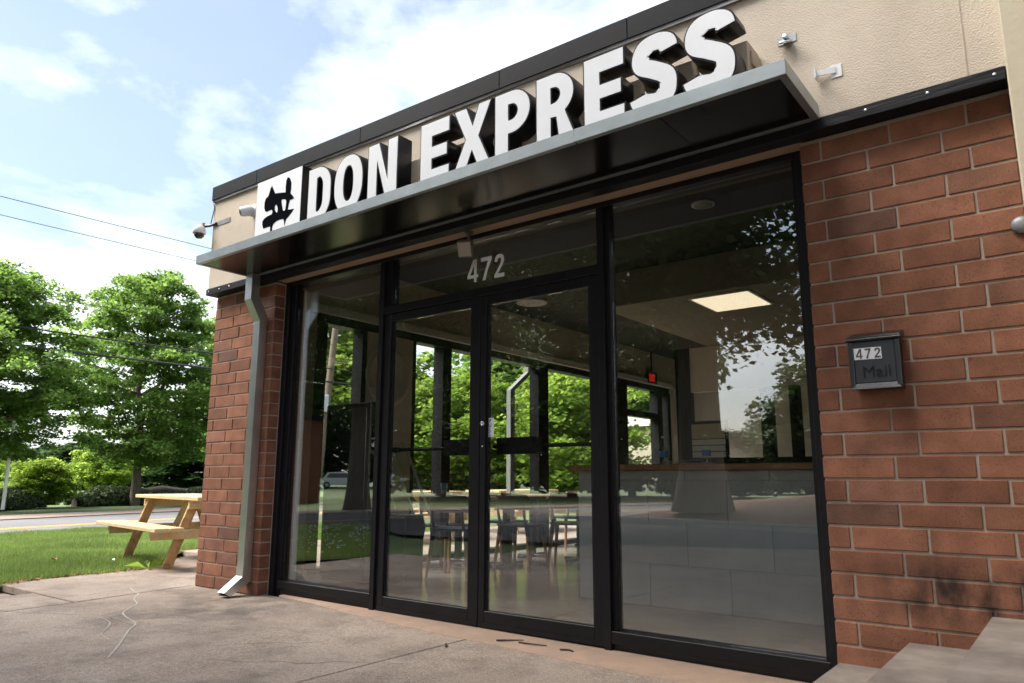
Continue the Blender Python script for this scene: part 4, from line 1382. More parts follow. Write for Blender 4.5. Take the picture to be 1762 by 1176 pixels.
def make_chair():
    t = thing('chair', 'x', 'chair', (0, 0, 0), local=True)
    V = []
    m = MB()
    # dished seat
    n = 8
    for z, f in ((0.452, 1.0), (0.428, 0.94)):
        for i in range(n + 1):
            for j in range(n + 1):
                u, v = i / n * 2 - 1, j / n * 2 - 1
                rr = 1 - 0.10 * (u * u) * (v * v)
                V.append((0.215 * u * rr * f, 0.205 * v * rr * f, z - (0.016 * (1 - u * u) * (1 - v * v) if z > 0.44 else 0)))
    N1 = (n + 1) ** 2
    F = []
    for i in range(n):
        for j in range(n):
            a = i * (n + 1) + j
            F.append((a, a + n + 1, a + n + 2, a + 1))
            F.append((N1 + a + 1, N1 + a + n + 2, N1 + a + n + 1, N1 + a))
    rim = [i * (n + 1) for i in range(n + 1)] + [n * (n + 1) + j for j in range(1, n + 1)] + [i * (n + 1) + n for i in range(n - 1, -1, -1)] + [j for j in range(n - 1, 0, -1)]
    for k in range(len(rim)):
        a, b = rim[k], rim[(k + 1) % len(rim)]
        F.append((b, a, N1 + a, N1 + b))
    m.add(V, F, True)
    m.build('seat', M['chair_black'], t)
    for sx in (-1, 1):
        for sy in (-1, 1):
            top = Vector((0.165 * sx, 0.15 * sy, 0.43))
            bot = Vector((0.205 * sx, 0.205 * sy, 0.0))
            mid = top.lerp(bot, 0.22)
            MB().tube([top, mid], [0.023, 0.021], 8).build('leg_socket', M['chair_black'], t)
            MB().tube([mid + (bot - top) * 0.002, bot], [0.0205, 0.014], 8).build('leg', M['beech'], t)
    for sx in (-1, 1):
        MB().tube([(0.15 * sx, -0.165, 0.44), (0.155 * sx, -0.205, 0.56), (0.155 * sx, -0.225, 0.66)], [0.016, 0.014, 0.012], 8).build('back_post', M['chair_black'], t)
    V, F = [], []
    n = 10
    for th in (0, 0.014):
        for i in range(n + 1):
            u = i / n * 2 - 1
            for j in range(4):
                v = j / 3
                w = 0.225 - 0.028 * (1 - v) ** 2 - 0.045 * v * v
                zz = 0.60 + 0.165 * v
                yy = -0.235 - th - 0.05 * (v - 0.4) + 0.075 * u * u
                V.append((w * u, yy, zz - 0.012 * u * u * (1 if j == 3 else 0)))
    K = (n + 1) * 4
    for i in range(n):
        for j in range(3):
            a = 4 * i + j
            F += [(a, a + 1, a + 5, a + 4), (K + a + 4, K + a + 5, K + a + 1, K + a)]
    ed = [4 * i for i in range(n + 1)] + [4 * n + j for j in (1, 2, 3)] + [4 * i + 3 for i in range(n - 1, -1, -1)] + [2, 1]
    for k in range(len(ed)):
        a, b = ed[k], ed[(k + 1) % len(ed)]
        F.append((a, b, K + b, K + a))
    MB().add(V, F, True).build('backrest', M['walnut'], t)
    return t


ch0 = make_chair()
spots = [(-3.90, 1.85, 18, 'black seated dining chair nearest the display case'), (-4.36, 2.20, 6, 'black dining chair behind the nearest one, by the side window'),
         (-3.80, 2.76, 6, 'dining chair in front of the second table, nearest the right door'), (-4.30, 3.14, 4, 'dining chair beside the second table, just right of the door meeting stile'),
         (-3.56, 3.32, 24, 'dining chair with brown back closest to the grey counter'), (-4.25, 4.42, 185, 'farthest dining chair, under the window frame post')]
for i, (x, y, a, lb) in enumerate(spots):
    o = ch0 if i == 0 else copy_tree(ch0)
    o.location = (x, y, 0.0)
    o.rotation_euler = (0, 0, R(a))
    o['label'] = lb
    o['group'] = 'dining chairs in the shop'


def make_table():
    t = thing('dining_table', 'x', 'table', (0, 0, 0), local=True)
    MB().box(-0.62, 0.62, -0.36, 0.36, 0.690, 0.724, 0.003).build('table_top', M['oak_top'], t)
    for s in (-0.33, 0.33):
        MB().box(s - 0.03, s + 0.03, -0.03, 0.03, 0.03, 0.689).build('column', M['chair_black'], t)
        MB().box(s - 0.035, s + 0.035, -0.28, 0.28, 0.0, 0.03, 0.004).box(s - 0.20, s - 0.036, -0.035, 0.035, 0.0, 0.028, 0.004).box(s + 0.036, s + 0.20, -0.035, 0.035, 0.0, 0.028, 0.004).build('foot', M['chair_black'], t)
    return t


t0_ = make_table()
for i, (x, y, a, lb) in enumerate([(-4.42, 2.86, 3, 'wooden dining table nearest the doors with a patterned cup on it'), (-4.10, 3.84, 2, 'wooden dining table between the side window posts, right of the cup'), (-4.3, 5.4, 0, 'wooden dining table deep in the room behind the counter end')]):
    o = t0_ if i == 0 else copy_tree(t0_)
    o.location = (x, y, 0)
    o.rotation_euler = (0, 0, R(a))
    o['label'] = lb
    o['group'] = 'dining tables in the shop'

def at_dir(u, v, y):
    return on_y(u, v, y)

p = on_y(764, 856, 2.62)
cup = thing('paper_cup', 'blue paper cup with yellow and red spots on the dining table', 'cup', (p.x, 2.62, 0.7245))
mcup = bpy.data.materials.new('printed_cup'); mcup.use_nodes = True
_N, _L = mcup.node_tree.nodes, mcup.node_tree.links
_v = _N.new('ShaderNodeTexVoronoi'); _v.inputs['Scale'].default_value = 26
_r = _N.new('ShaderNodeValToRGB'); _r.color_ramp.interpolation = 'CONSTANT'
_r.color_ramp.elements[0].color = (0.10, 0.28, 0.50, 1); _r.color_ramp.elements[1].position = 0.62; _r.color_ramp.elements[1].color = (0.65, 0.38, 0.06, 1)
_e = _r.color_ramp.elements.new(0.86); _e.color = (0.55, 0.04, 0.04, 1)
_t = _N.new('ShaderNodeTexCoord'); _L.new(_t.outputs['Object'], _v.inputs['Vector']); _L.new(_v.outputs['Color'], _r.inputs['Fac'])
_L.new(_r.outputs['Color'], _N['Principled BSDF'].inputs['Base Color'])
MB().lathe([(0.030, 0), (0.042, 0.135), (0.044, 0.138), (0.040, 0.136), (0.029, 0.006)], (p.x, 2.62, 0.725), n=18).build('cup_wall', mcup, cup)

# refrigerated display case and tall cooler behind the left window
t = thing('display_case', 'low black display case with slanted glass end behind the left door', 'display case', (-4.1, 1.4, 0))
MB().box(-4.60, -3.885, 1.16, 1.40, 0.0, 0.575, 0.008).build('base', M['black_panel'], t)
for y in (1.18, 1.38):
    MB().beam((-4.155, y, 1.25), (-3.80, y, 0.60), 0.016, 0.020, (0, 1, 0)).build('edge_bar', M['galv'], t)
    MB().beam((-4.26, y, 1.05), (-4.04, y, 0.64), 0.014, 0.018, (0, 1, 0)).build('edge_bar', M['galv'], t)
MB().hexa([(-4.158, 1.192, 1.25), (-3.803, 1.192, 0.60), (-3.803, 1.368, 0.60), (-4.158, 1.368, 1.25), (-4.152, 1.192, 1.253), (-3.797, 1.192, 0.603), (-3.797, 1.368, 0.603), (-4.152, 1.368, 1.253)]).build('front_glass', M['case_glass'], t)
MB().box(-4.05, -3.89, 1.17, 1.39, 0.577, 0.590).build('ledge', M['galv'], t)
t = thing('drinks_cooler', 'tall black drinks cooler standing behind the left window pane', 'cooler', (-4.45, 1.0, 0))
MB().box(-4.76, -4.13, 0.93, 1.10, 0.02, 1.60, 0.01).build('cabinet', M['black_panel'], t)
MB().box(-4.72, -4.17, 0.915, 0.928, 0.15, 1.55, 0.004).build('door', M['car_glass'], t)
MB().box(-4.74, -4.15, 0.945, 1.085, 0.0, 0.0195).build('foot_plinth', M['dark_plastic'], t)

# round emblem on the pier between the side windows
t = thing('round_wall_emblem', 'round ringed emblem on the dark pier between the side windows', 'wall sign', (-5.02, 1.95, 2.04))
MB().lathe([(0.33, 0), (0.33, 0.015), (0.29, 0.018), (0.01, 0.018)], (-5.028, 1.955, 2.02), (1, 0, 0), 36).build('disc', M['wall_in'], t)
MB().lathe([(0.315, 0.0165), (0.315, 0.023), (0.265, 0.023), (0.265, 0.0185)], (-5.028, 1.955, 2.02), (1, 0, 0), 36).build('ring', M['wall_dark'], t)
MB().lathe([(0.10, 0.0185), (0.10, 0.022), (0.01, 0.022)], (-5.028, 1.90, 2.0), (1, 0, 0), 20).build('red_spot', mat('dull_red', (0.30, 0.05, 0.05), 0.6), t)

# exit sign
t = thing('exit_sign', 'red EXIT sign hanging above the side door', 'exit sign', (-4.98, 8.2, 2.6))
MB().box(-5.0, -4.95, 8.00, 8.34, 2.575, 2.785, 0.006).build('housing', M['dark_plastic'], t)
xs_ = text('EXIT', 0.17, 0.004, 'letters', M['exit_red'], None, (0, 0, 0), offset=0.004, sx=0.62)
xs_.parent = t
xs_['_o'] = (0, 0, 0)
xs_.matrix_local = Matrix.Translation((0.034, -0.17, 0.01)) @ Matrix.Rotation(R(90), 4, 'Z')
MB().tube([(-4.975, 8.17, 2.79), (-4.975, 8.17, 3.14)], 0.012, 8).build('stem', M['dark_plastic'], t)

# bottles, papers on the counter
def bottle(p, lb):
    t = thing('water_bottle', lb, 'bottle', p, group='water bottles on the counter')
    MB().lathe([(0.030, 0.0), (0.033, 0.01), (0.033, 0.13), (0.030, 0.15), (0.014, 0.19), (0.013, 0.205)], p, n=16).build('bottle_body', M['case_glass'], t)
    MB().lathe([(0.0335, 0.06), (0.0338, 0.062), (0.0338, 0.105), (0.0335, 0.107)], p, n=16).build('wrapper', mat('blue_wrapper', (0.12, 0.28, 0.60), 0.5), t)
    MB().lathe([(0.014, 0.2055), (0.014, 0.222), (0.001, 0.223)], p, n=12).build('cap', M['white_plastic'], t)
q = on_y(1142, 800, 1.75); bottle((q.x, 1.75, 1.0225), 'clear water bottle on the left part of the counter top')
q = on_y(1216, 800, 1.75); bottle((q.x, 1.75, 1.0225), 'clear water bottle on the counter, right of the papers')
q = on_y(1178, 800, 1.72)
t = thing('paper_stack', 'loose white papers lying on the counter between two bottles', 'papers', (q.x, 1.72, 1.0225))
for k in range(4):
    a = rng.uniform(-0.5, 0.5)
    c = Vector((q.x + rng.uniform(-0.07, 0.1), 1.74 + rng.uniform(-0.05, 0.08), 1.024 + 0.004 * k))
    e1, e2 = Vector((math.cos(a), math.sin(a), 0)) * 0.14, Vector((-math.sin(a), math.cos(a), 0)) * 0.105
    up_ = Vector((0, 0, 0.002))
    lift = Vector((0, 0, 0.02 if k == 3 else 0))
    P_ = [c - e1 - e2, c + e1 - e2 + lift, c + e1 + e2 + lift, c - e1 + e2]
    MB().hexa([tuple(x) for x in P_] + [tuple(x + up_) for x in P_]).build('sheet', M['sticker'], t)

# kitchen partition with dark framed openings behind the counter
t = thing('kitchen_partition', 'pale kitchen partition with black framed pass-through behind the counter', 'partition', (-1.0, 6.3, 0))
m = MB().box(-3.38, 2.44, 6.21, 6.32, 0.0, 1.08).box(-3.38, 2.44, 6.21, 6.32, 2.12, 2.755)
m.build('wall', M['wall_in'], t)
for x, w in ((-3.60, 0.21), (-2.40, 0.15), (-2.02, 0.12), (0.2, 0.12), (1.2, 0.12)):
    MB().box(x, x + w, 6.19, 6.33, 1.081 if x > -3.5 else 0.0, 2.119 if x > -3.5 else 2.755).build('post', M['frame'], t)
MB().box(-3.385, 2.44, 6.17, 6.189, 1.10, 1.20).build('rail', M['frame'], t)
t = thing('menu_board', 'slatted yellowish menu board in a black frame in the kitchen', 'menu board', (-2.87, 5.6, 1.2))
MB().box(-3.13, -2.62, 5.58, 5.60, 1.16, 1.66).build('back', M['frame'], t)
ms = [mat('menu_slat_grey', (0.5, 0.5, 0.46), 0.7), mat('menu_slat_yellow', (0.42, 0.36, 0.22), 0.7)]
for k in range(4):
    MB().box(-3.11, -2.66, 5.57, 5.579, 1.19 + (0.08 * k if k < 3 else 0.24), (1.26 + 0.08 * k) if k < 3 else 1.62).build('slat', ms[0 if k < 3 else 1], t)

# ------------------------------------------------------------------ picnic tables
def make_picnic():
    t = thing('picnic_table', 'x', 'picnic table', local=True)
    L_ = 0.96
    for k in range(5):
        y = -0.36 + 0.146 * k
        MB().box(-L_ + 0.004 * (k % 2), L_, y, y + 0.138, 0.682, 0.720, 0.004).build('top_board', M['wood_new'], t)
    for s in (-1, 1):
        for k in range(2):
            y = s * (0.755 - 0.146 * k)
            MB().box(-L_ - 0.02 + 0.01 * k, L_ + 0.01, min(y, y - s * 0.138), max(y, y - s * 0.138), 0.385, 0.423, 0.004).build('bench_board', M['wood_new'], t)
    for x in (-0.64, 0.64):
        for s in (-1, 1):
            MB().beam((x, s * 0.26, 0.680), (x, s * 0.50, 0.0), 0.036 * 2.6, 0.038, (1, 0, 0), 0.004).build('leg', M['wood_leg'], t)
        sx = 1 if x > 0 else -1
        MB().box(min(x + sx * 0.0195, x + sx * 0.0575), max(x + sx * 0.0195, x + sx * 0.0575), -0.70, 0.70, 0.292, 0.384, 0.004).build('bench_beam', M['wood_new'], t)
        MB().box(min(x + sx * 0.0195, x + sx * 0.0575), max(x + sx * 0.0195, x + sx * 0.0575), -0.34, 0.34, 0.592, 0.681, 0.004).build('top_beam', M['wood_new'], t)
        for yy, zz in ((-0.36, 0.335), (0.36, 0.335), (-0.285, 0.635), (0.285, 0.635)):
            MB().lathe([(0.011, 0), (0.010, 0.006), (0.004, 0.008)], (x + sx * 0.0577, yy, zz), (sx, 0, 0), 8).build('bolt', M['steel'], t)
        MB().beam((x - sx * 0.03, 0.0, 0.33), (x - sx * 0.42, 0.0, 0.676), 0.086, 0.036, (0, 1, 0), 0.003).build('brace', M['wood_new'], t)
    return t


pt = make_picnic()
for i, (x, y, a, lb) in enumerate([(-7.15, 1.04, -8.5, 'new pine picnic table beside the brick pier, half on the lawn'), (-7.35, 4.5, 84, 'pine picnic table outside the side windows, seen past the cup'),
                                   (-7.3, 7.2, 93, 'pine picnic table farthest along the side wall')]):
    o = pt if i == 0 else copy_tree(pt)
    o.location = (x, y, 0.0)
    o.rotation_euler = (0, 0, R(a))
    o['label'] = lb
    o['group'] = 'pine picnic tables on the patio'

M['old_pipe'] = mat('weathered_pipe', (0.19, 0.205, 0.185), 0.6)
# white downspout on the far outside corner of the side wall
t = thing('outside_downspout', 'pale downspout outside the side windows, bent at its top', 'downspout', (-5.35, 4.85, 0))
rect_tube(MB(), [(-5.44, -5.37, 5.02, 5.12, 2.55), (-5.44, -5.37, 5.02, 5.12, 2.45), (-5.44, -5.37, 4.60, 4.70, 2.15), (-5.44, -5.37, 4.60, 4.70, 0.05)]).build('pipe', M['old_pipe'], t)


# ------------------------------------------------------------------ trees
def leaf_quads(P, size, rs, flat=0.55):
    """P: (n,3) leaf centres -> folded diamond leaves, mostly facing up with a random tilt"""
    n = len(P)
    nrm = rs.normal(0, 1, (n, 3))
    nrm /= np.linalg.norm(nrm, axis=1)[:, None]
    nrm = nrm * (1 - flat) + np.array([0, 0, 1.0]) * flat
    nrm /= np.linalg.norm(nrm, axis=1)[:, None]
    a = rs.normal(0, 1, (n, 3))
    a -= nrm * (a * nrm).sum(1)[:, None]
    a /= np.linalg.norm(a, axis=1)[:, None]
    b = np.cross(nrm, a)
    s = (size * rs.uniform(0.65, 1.25, n))[:, None]
    V = np.stack([P - a * s * 0.55, P - b * s * 0.42 - nrm * s * 0.10, P + a * s * 0.55, P + b * s * 0.42 - nrm * s * 0.10], 1)
    return V.reshape(-1, 3)


def tree_mesh(seed, h, rad, base, nleaf, leaf, peak=0.35, nb=46, r0=0.16, lift=0.35, sprayr=0.42, flatz=0.38, top=0.95, leafmat='leaf', pw=0.75, cut=0.55):
    """returns (trunk mesh, crown mesh): limbs leave the trunk in a spiral, leaf sprays ride on the outer part of each limb"""
    rs = np.random.default_rng(seed)
    m = MB()
    tp = []
    x = y = 0.0
    for k in range(9):
        f = k / 8
        tp.append((x, y, f * h * top))
        x += rs.normal(0, 0.012 * h)
        y += rs.normal(0, 0.012 * h)
    tr = [r0 * (1.25 if k == 0 else 1) * (1 - 0.93 * k / 8) + 0.012 for k in range(9)]
    m.tube(tp, tr, 9)
    TP = np.array(tp)
    cl, wt = [], []
    for i in range(nb):
        f = (i + rs.uniform(0, 1)) / nb
        zz = base + (h * 0.97 - base) * f
        prof = (f / peak) ** 0.6 if f < peak else (1 - (f - peak) / (1 - peak)) ** pw
        ln = rad * (0.25 + 0.75 * prof) * rs.uniform(0.72, 1.12) * (1 if f < 0.97 else 0.5)
        if f > 0.9:
            ln = max(ln * 0.8, 0.12 * rad)
        az = i * 2.39996 + rs.normal(0, 0.35)
        k = min(int(zz / (h * top) * 8), 7)
        w = min(max(zz / (h * top) * 8 - k, 0), 1)
        st = TP[k] * (1 - w) + TP[k + 1] * w
        st[2] = min(st[2], h * top)
        lf = lift * (0.35 + 1.3 * f)
        pts = []
        for q in range(5):
            t_ = q / 4
            pts.append((st[0] + math.cos(az + 0.25 * t_ * rs.normal()) * ln * t_, st[1] + math.sin(az + 0.2 * t_ * rs.normal()) * ln * t_, st[2] + ln * (lf * t_ - 0.16 * t_ * t_ * (1.3 - f)) + rs.normal(0, 0.02) * ln))
        rr = 0.30 * r0 * (1 - 0.6 * f) * (ln / rad) + 0.008
        m.tube(pts, [rr * (1 - 0.85 * q / 4) + 0.004 for q in range(5)], 5, cap=False)
        A = np.array(pts)
        ns = max(3, int(ln / (sprayr * 0.55)))
        for s in range(ns):
            t_ = 0.30 + 0.72 * (s + rs.uniform(0, 1)) / ns
            k2 = min(int(t_ * 4), 3)
            w2 = t_ * 4 - k2
            c = A[k2] * (1 - w2) + A[k2 + 1] * w2
            side = rs.normal(0, 0.24 * ln * (1.1 - 0.5 * t_), 3) * np.array([1, 1, 0.28])
            cl.append(c + side)
            wt.append(rs.uniform(0.5, 1.5))
    cl = np.array(cl)
    wt = np.array(wt)
    pick = rs.choice(len(cl), nleaf, p=wt / wt.sum())
    off = rs.normal(0, 1, (nleaf, 3))
    off /= np.linalg.norm(off, axis=1)[:, None]
    off *= (rs.uniform(0, 1, nleaf) ** 0.5)[:, None]
    off = off * np.array([sprayr, sprayr, sprayr * flatz]) * rs.uniform(0.7, 1.3, nleaf)[:, None]
    off[:, 2] -= 0.25 * (off[:, 0] ** 2 + off[:, 1] ** 2) / sprayr
    P = cl[pick] + off
    P = P[P[:, 2] > base * cut]
    return m.mesh('trunk', M['bark']), tri_mesh('crown', leaf_quads(P, leaf, rs), 4, M[leafmat])


def tree(name, label, meshes, loc, rz=0.0, sc=(1, 1, 1), group=None, cat='tree'):
    t = thing(name, label, cat, loc, rz, group, local=True)
    t.scale = sc
    link('trunk', meshes[0], t)
    link('crown', meshes[1], t)
    return t


mapleA = tree_mesh(3, 8.3, 3.2, 1.4, 66000, 0.12, cut=0.70, peak=0.24, nb=58, r0=0.15, sprayr=0.46, flatz=0.45, pw=0.60)
mapleB = tree_mesh(8, 8.2, 3.3, 1.8, 66000, 0.12, cut=0.62, peak=0.27, nb=58, r0=0.15, sprayr=0.46, flatz=0.45, pw=0.72)
bushy = tree_mesh(15, 7.5, 3.4, 0.5, 24000, 0.24, peak=0.36, nb=56, r0=0.16, sprayr=0.65, flatz=0.8, pw=0.55)
bushy_light = (bushy[0], bushy[1].copy())
bushy_light[1].materials.clear(); bushy_light[1].materials.append(M['leaf_light'])
maple_light = (mapleA[0], mapleA[1].copy())
maple_light[1].materials.clear(); maple_light[1].materials.append(M['leaf_light'])
wood = tree_mesh(21, 14, 5.0, 0.5, 20000, 0.46, peak=0.40, nb=60, r0=0.25, sprayr=1.1, flatz=0.9, pw=0.5, leafmat='leaf_dark')
oak = tree_mesh(30, 15, 8.4, 5.0, 100000, 0.185, peak=0.35, nb=60, r0=0.42, sprayr=0.9, flatz=0.85, pw=0.45, lift=0.18, leafmat='leaf_dark')


def at_dist(u, dist):
    """ground point under column u of the photograph, dist metres from the camera"""
    d = fw + r2 * ((u - 881) / 1266.68)
    d = Vector((d.x, d.y, 0)).normalized()
    return Vector((CAM.x + d.x * dist, CAM.y + d.y * dist, -0.03))


bush_bright = (bushy[0], bushy[1].copy())
bush_bright[1].materials.clear(); bush_bright[1].materials.append(M['leaf_bright'])
g_ = 'maples along the far side of the road'
q = at_dist(258, 31); tree('maple_tree', 'tall rounded maple right above the picnic table, beside the brick pier', mapleA, (q.x, q.y, -0.03), 0.4, (1.0, 1.0, 1.06), g_)
q = at_dist(14, 27); tree('maple_tree', 'darker maple at the left border, its bare inner twigs showing', mapleB, (q.x, q.y, -0.03), 1.9, (0.97, 0.97, 0.90), g_)
q = at_dist(415, 34); tree('maple_tree', 'maple mostly hidden behind the brick pier', mapleB, (q.x, q.y, -0.03), 4.1, (1.0, 1.0, 1.0), g_)
for u, d, s, me, lb in ((540, 40, 1.30, maple_light, 'bright maple behind the utility pole, seen through the left window'), (612, 38, 1.05, bushy_light, 'second bright maple right of the utility pole'), (700, 34, 0.66, bushy_light, 'small yellow-green tree behind the display case glass'), (742, 44, 0.66, bushy_light, 'pale round tree left of the cup, seen through the left door'),
                        (812, 33, 0.74, bushy_light, 'full green tree right of the cup, seen through the left door'), (872, 30, 0.58, maple_light, 'green maple behind the PULL sticker'), (990, 24, 0.56, bushy_light, 'many-stemmed loose tree seen at the right of the right door'),
                        (925, 42, 1.45, bushy, 'tall dark tree behind the outside downspout'), (1030, 40, 1.4, bushy, 'tall dark tree behind the mullion right of the doors'), (770, 52, 0.72, bushy, 'darker tree between the two pale trees behind the cup'), (905, 50, 1.3, bushy, 'dark tree farther back, left of the outside downspout')):
    q = at_dist(u, d)
    tree('roadside_tree', lb, me, (q.x, q.y, -0.03), rng.uniform(0, 6.28), (s * 1.25, s * 1.25, s), 'trees seen through the side windows')
q = at_dist(104, 30); tree('small_tree', 'low bright yellow-green bushy tree beyond the road, left of the picnic table', bush_bright, (q.x, q.y, -0.05), 1.0, (0.36, 0.36, 0.21), 'small bright trees beyond the road')
q = at_dist(-12, 52); tree('small_tree', 'low bright tree at the left border beyond the hedge', bush_bright, (q.x, q.y, -0.1), 2.2, (0.55, 0.55, 0.38), 'small bright trees beyond the road')
q = at_dist(205, 56); tree('small_tree', 'bright low tree behind the picnic table legs', bush_bright, (q.x, q.y, -0.1), 3.3, (0.6, 0.6, 0.40), 'small bright trees beyond the road')
# woods well behind, each a tree of its own
k = 0
where = ['far left', 'behind the left maple', 'behind the small bright tree', 'left of the tall maple', 'behind the tall maple', 'behind the brick pier', 'behind the left window', 'behind the doors', 'behind the far table', 'behind the exit door']
for u, d in ((-120, 70), (10, 78), (110, 84), (170, 74), (235, 80), (330, 70), (470, 66), (640, 72), (800, 70), (930, 62)):
    q = at_dist(u, d)
    s = rng.uniform(0.62, 0.80)
    tree('woodland_tree', 'dark woodland tree far back, standing ' + where[k], wood, (q.x, q.y, -0.5), rng.uniform(0, 6.28), (s * 1.25, s * 1.25, s * rng.uniform(0.42, 0.55) if u < 400 else s), 'woodland behind the roadside trees')
    k += 1

# clipped hedges beyond the road
def hedge(name, label, p0, p1, w, h, n):
    rs = np.random.default_rng(int(abs(p0.x * 10)))
    tt = rs.uniform(0, 1, n)
    ang = rs.uniform(0, np.pi, n)
    rr = rs.uniform(0.75, 1.05, n)
    d = (p1 - p0)
    side = Vector((-d.y, d.x, 0)).normalized()
    hh = h * (0.85 + 0.15 * np.sin(tt * 9)) * np.clip(np.minimum(tt, 1 - tt) * 9, 0.25, 1) ** 0.5
    P = np.stack([p0.x + d.x * tt + side.x * w * np.cos(ang) * rr, p0.y + d.y * tt + side.y * w * np.cos(ang) * rr, hh * np.sin(ang) * rr - 0.03], 1)
    t = thing(name, label, 'hedge', tuple(p0), 0, 'dark hedges beyond the road')
    o = link('foliage', tri_mesh('foliage', leaf_quads(P - np.array(p0), 0.11, rs, 0.3), 4, M['hedge']), t)
    MB().tube([p0 + Vector((0, 0, 0.0)), p0.lerp(p1, 0.5) + Vector((0, 0, h * 0.35)), p1], [w * 0.3, w * 0.55, w * 0.3], 8).build('stems', M['twig'], t)


hedge('hedge', 'dark clipped hedge at the left border beyond the road', at_dist(-70, 27), at_dist(76, 30), 0.8, 0.62, 15000)
hedge('hedge', 'dark hedge beyond the road, behind the picnic table', at_dist(158, 31), at_dist(420, 34), 0.8, 0.62, 20000)

# white sign post, utility pole with street lamp, wires
q = at_dist(41, 26.5)
t = thing('sign_post', 'thin white post beyond the road under the left maple', 'post', (q.x, q.y, 0))
MB().tube([(q.x, q.y, 0), (q.x + 0.02, q.y, 2.6)], 0.05, 8).build('post', M['white'], t)
q = at_dist(556, 31)
pole = thing('utility_pole', 'leaning brown wooden utility pole with lamp arm, seen through the left window', 'utility pole', (q.x, q.y, -0.05))
tp = Vector((q.x + 0.55, q.y + 0.45, 10.2))
MB().tube([(q.x, q.y, -0.05), (q.x + 0.27, q.y + 0.22, 5.0), tp], [0.16, 0.14, 0.11], 10).build('shaft', M['pole'], pole)
MB().box(q.x + 0.05, q.x + 0.45, q.y - 0.20, q.y + 0.1, 3.55, 4.25, 0.03).build('meter_box', M['white_plastic'], pole)
a0 = Vector((q.x + 0.40, q.y + 0.33, 7.0))
sd = Vector((0.79, 0.61, 0))
MB().tube([a0, a0 + sd * 0.4 + Vector((0, 0, 0.55)), a0 + sd * 1.2 + Vector((0, 0, 0.85)), a0 + sd * 2.3 + Vector((0, 0, 0.80))], 0.045, 8).build('lamp_arm', M['alu'], pole)
MB().lathe([(0.02, 0.1), (0.14, 0.08), (0.18, 0.0), (0.12, -0.06), (0.02, -0.07)], a0 + sd * 2.5 + Vector((0, 0, 0.76)), n=14).build('lamp_head', M['alu'], pole)
MB().beam((tp.x - 0.9, tp.y + 0.9, 9.4), (tp.x + 0.9, tp.y - 0.9, 9.4), 0.12, 0.10).build('crossarm', M['pole'], pole)
for s, z in ((-0.8, 9.6), (0.8, 9.6)):
    MB().lathe([(0.03, 0), (0.06, 0.05), (0.03, 0.16)], (tp.x + s, tp.y - s, 9.45), n=8).build('insulator', M['white_plastic'], pole)


def wire(label, p0, p1, sag, r, n=26, name='overhead_wire', grp='overhead wires along the road'):
    p0, p1 = Vector(p0), Vector(p1)
    pts = []
    for i in range(n + 1):
        t_ = i / n
        pts.append(p0.lerp(p1, t_) - Vector((0, 0, sag * 4 * t_ * (1 - t_))))
    o = MB().tube(pts, r, 5, cap=False).build(name, M['wire'], None)
    tag(o, label, 'wire', grp)


def sky_pt(u, v, dist):
    """point of the real air seen at this direction, dist metres away"""
    d = (fw + r2 * ((u - 881) / 1266.68) - u2 * ((v - 588) / 1266.68)).normalized()
    return CAM + d * dist


def line_wire(label, x, h0, h1, r, y0=-22, y1=16.5, sag=0.12):
    wire(label, (x, y0, h0), (x, y1, h1), sag, r)


X0 = q.x + 0.4
line_wire('upper thin wire crossing the sky left of the fascia corner', X0, 8.85, 9.15, 0.012)
line_wire('second thin wire crossing the sky just under the topmost', X0, 8.40, 8.55, 0.011)
line_wire('faint thin wire across the tree tops', X0, 6.25, 6.35, 0.010)
line_wire('thick cable passing in front of the maples, upper of two', X0, 5.25, 5.35, 0.026)
line_wire('thick twisted cable passing in front of the maples, lowest', X0, 4.72, 4.80, 0.036)
for k, (h0, h1, r) in enumerate(((9.1, 9.9, 0.016), (8.4, 9.1, 0.011), (7.9, 8.2, 0.018), (7.2, 7.6, 0.011), (6.7, 7.1, 0.011), (6.2, 6.4, 0.012), (5.3, 5.4, 0.022), (4.8, 4.7, 0.028))):
    nm = ['topmost wire', 'second wire', 'third, thicker wire', 'fourth wire', 'fifth wire', 'sixth wire', 'seventh, thick cable', 'lowest thick cable'][k]
    wire(nm + ' from the pole along the road seen through the doors', (X0, 16.5, h0), (X0 + 13.5, 66, h1), 0.9, r)

# ------------------------------------------------------------------ across the parking court (mirrored in the glass)
mu = MB()
V, F = [], []
nx, ny = 30, 18
for i in range(nx + 1):
    for j in range(ny + 1):
        x = -8.6 + 26 * i / nx
        y = -10.6 - 14 * j / ny - 0.35 * math.sin(x * 0.7)
        e = min(1, 4 * min(i / nx, 1 - i / nx)) * min(1, 3.2 * min((j + 0.0) / ny, 1 - j / ny))
        V.append((x, y, -0.04 + 0.75 * e ** 0.6 + 0.05 * math.sin(x * 2.3 + y) * e))
for i in range(nx):
    for j in range(ny):
        a = i * (ny + 1) + j
        F.append((a, a + 1, a + ny + 2, a + ny + 1))
mu.add(V, F, True)
struct('mulch_bed', mu, M['mulch'])
mb = MB()
for i in range(26):
    x0 = -8.6 + i
    f = lambda x: -10.52 - 0.35 * math.sin(x * 0.7)
    mb.hexa([(x0, f(x0), -0.04), (x0 + 0.99, f(x0 + 0.99), -0.04), (x0 + 0.99, f(x0 + 0.99) + 0.14, -0.04), (x0, f(x0) + 0.14, -0.04), (x0, f(x0), 0.10), (x0 + 0.99, f(x0 + 0.99), 0.10), (x0 + 0.99, f(x0 + 0.99) + 0.13, 0.10), (x0, f(x0) + 0.13, 0.10)])
struct('kerb', mb, M['curb'])

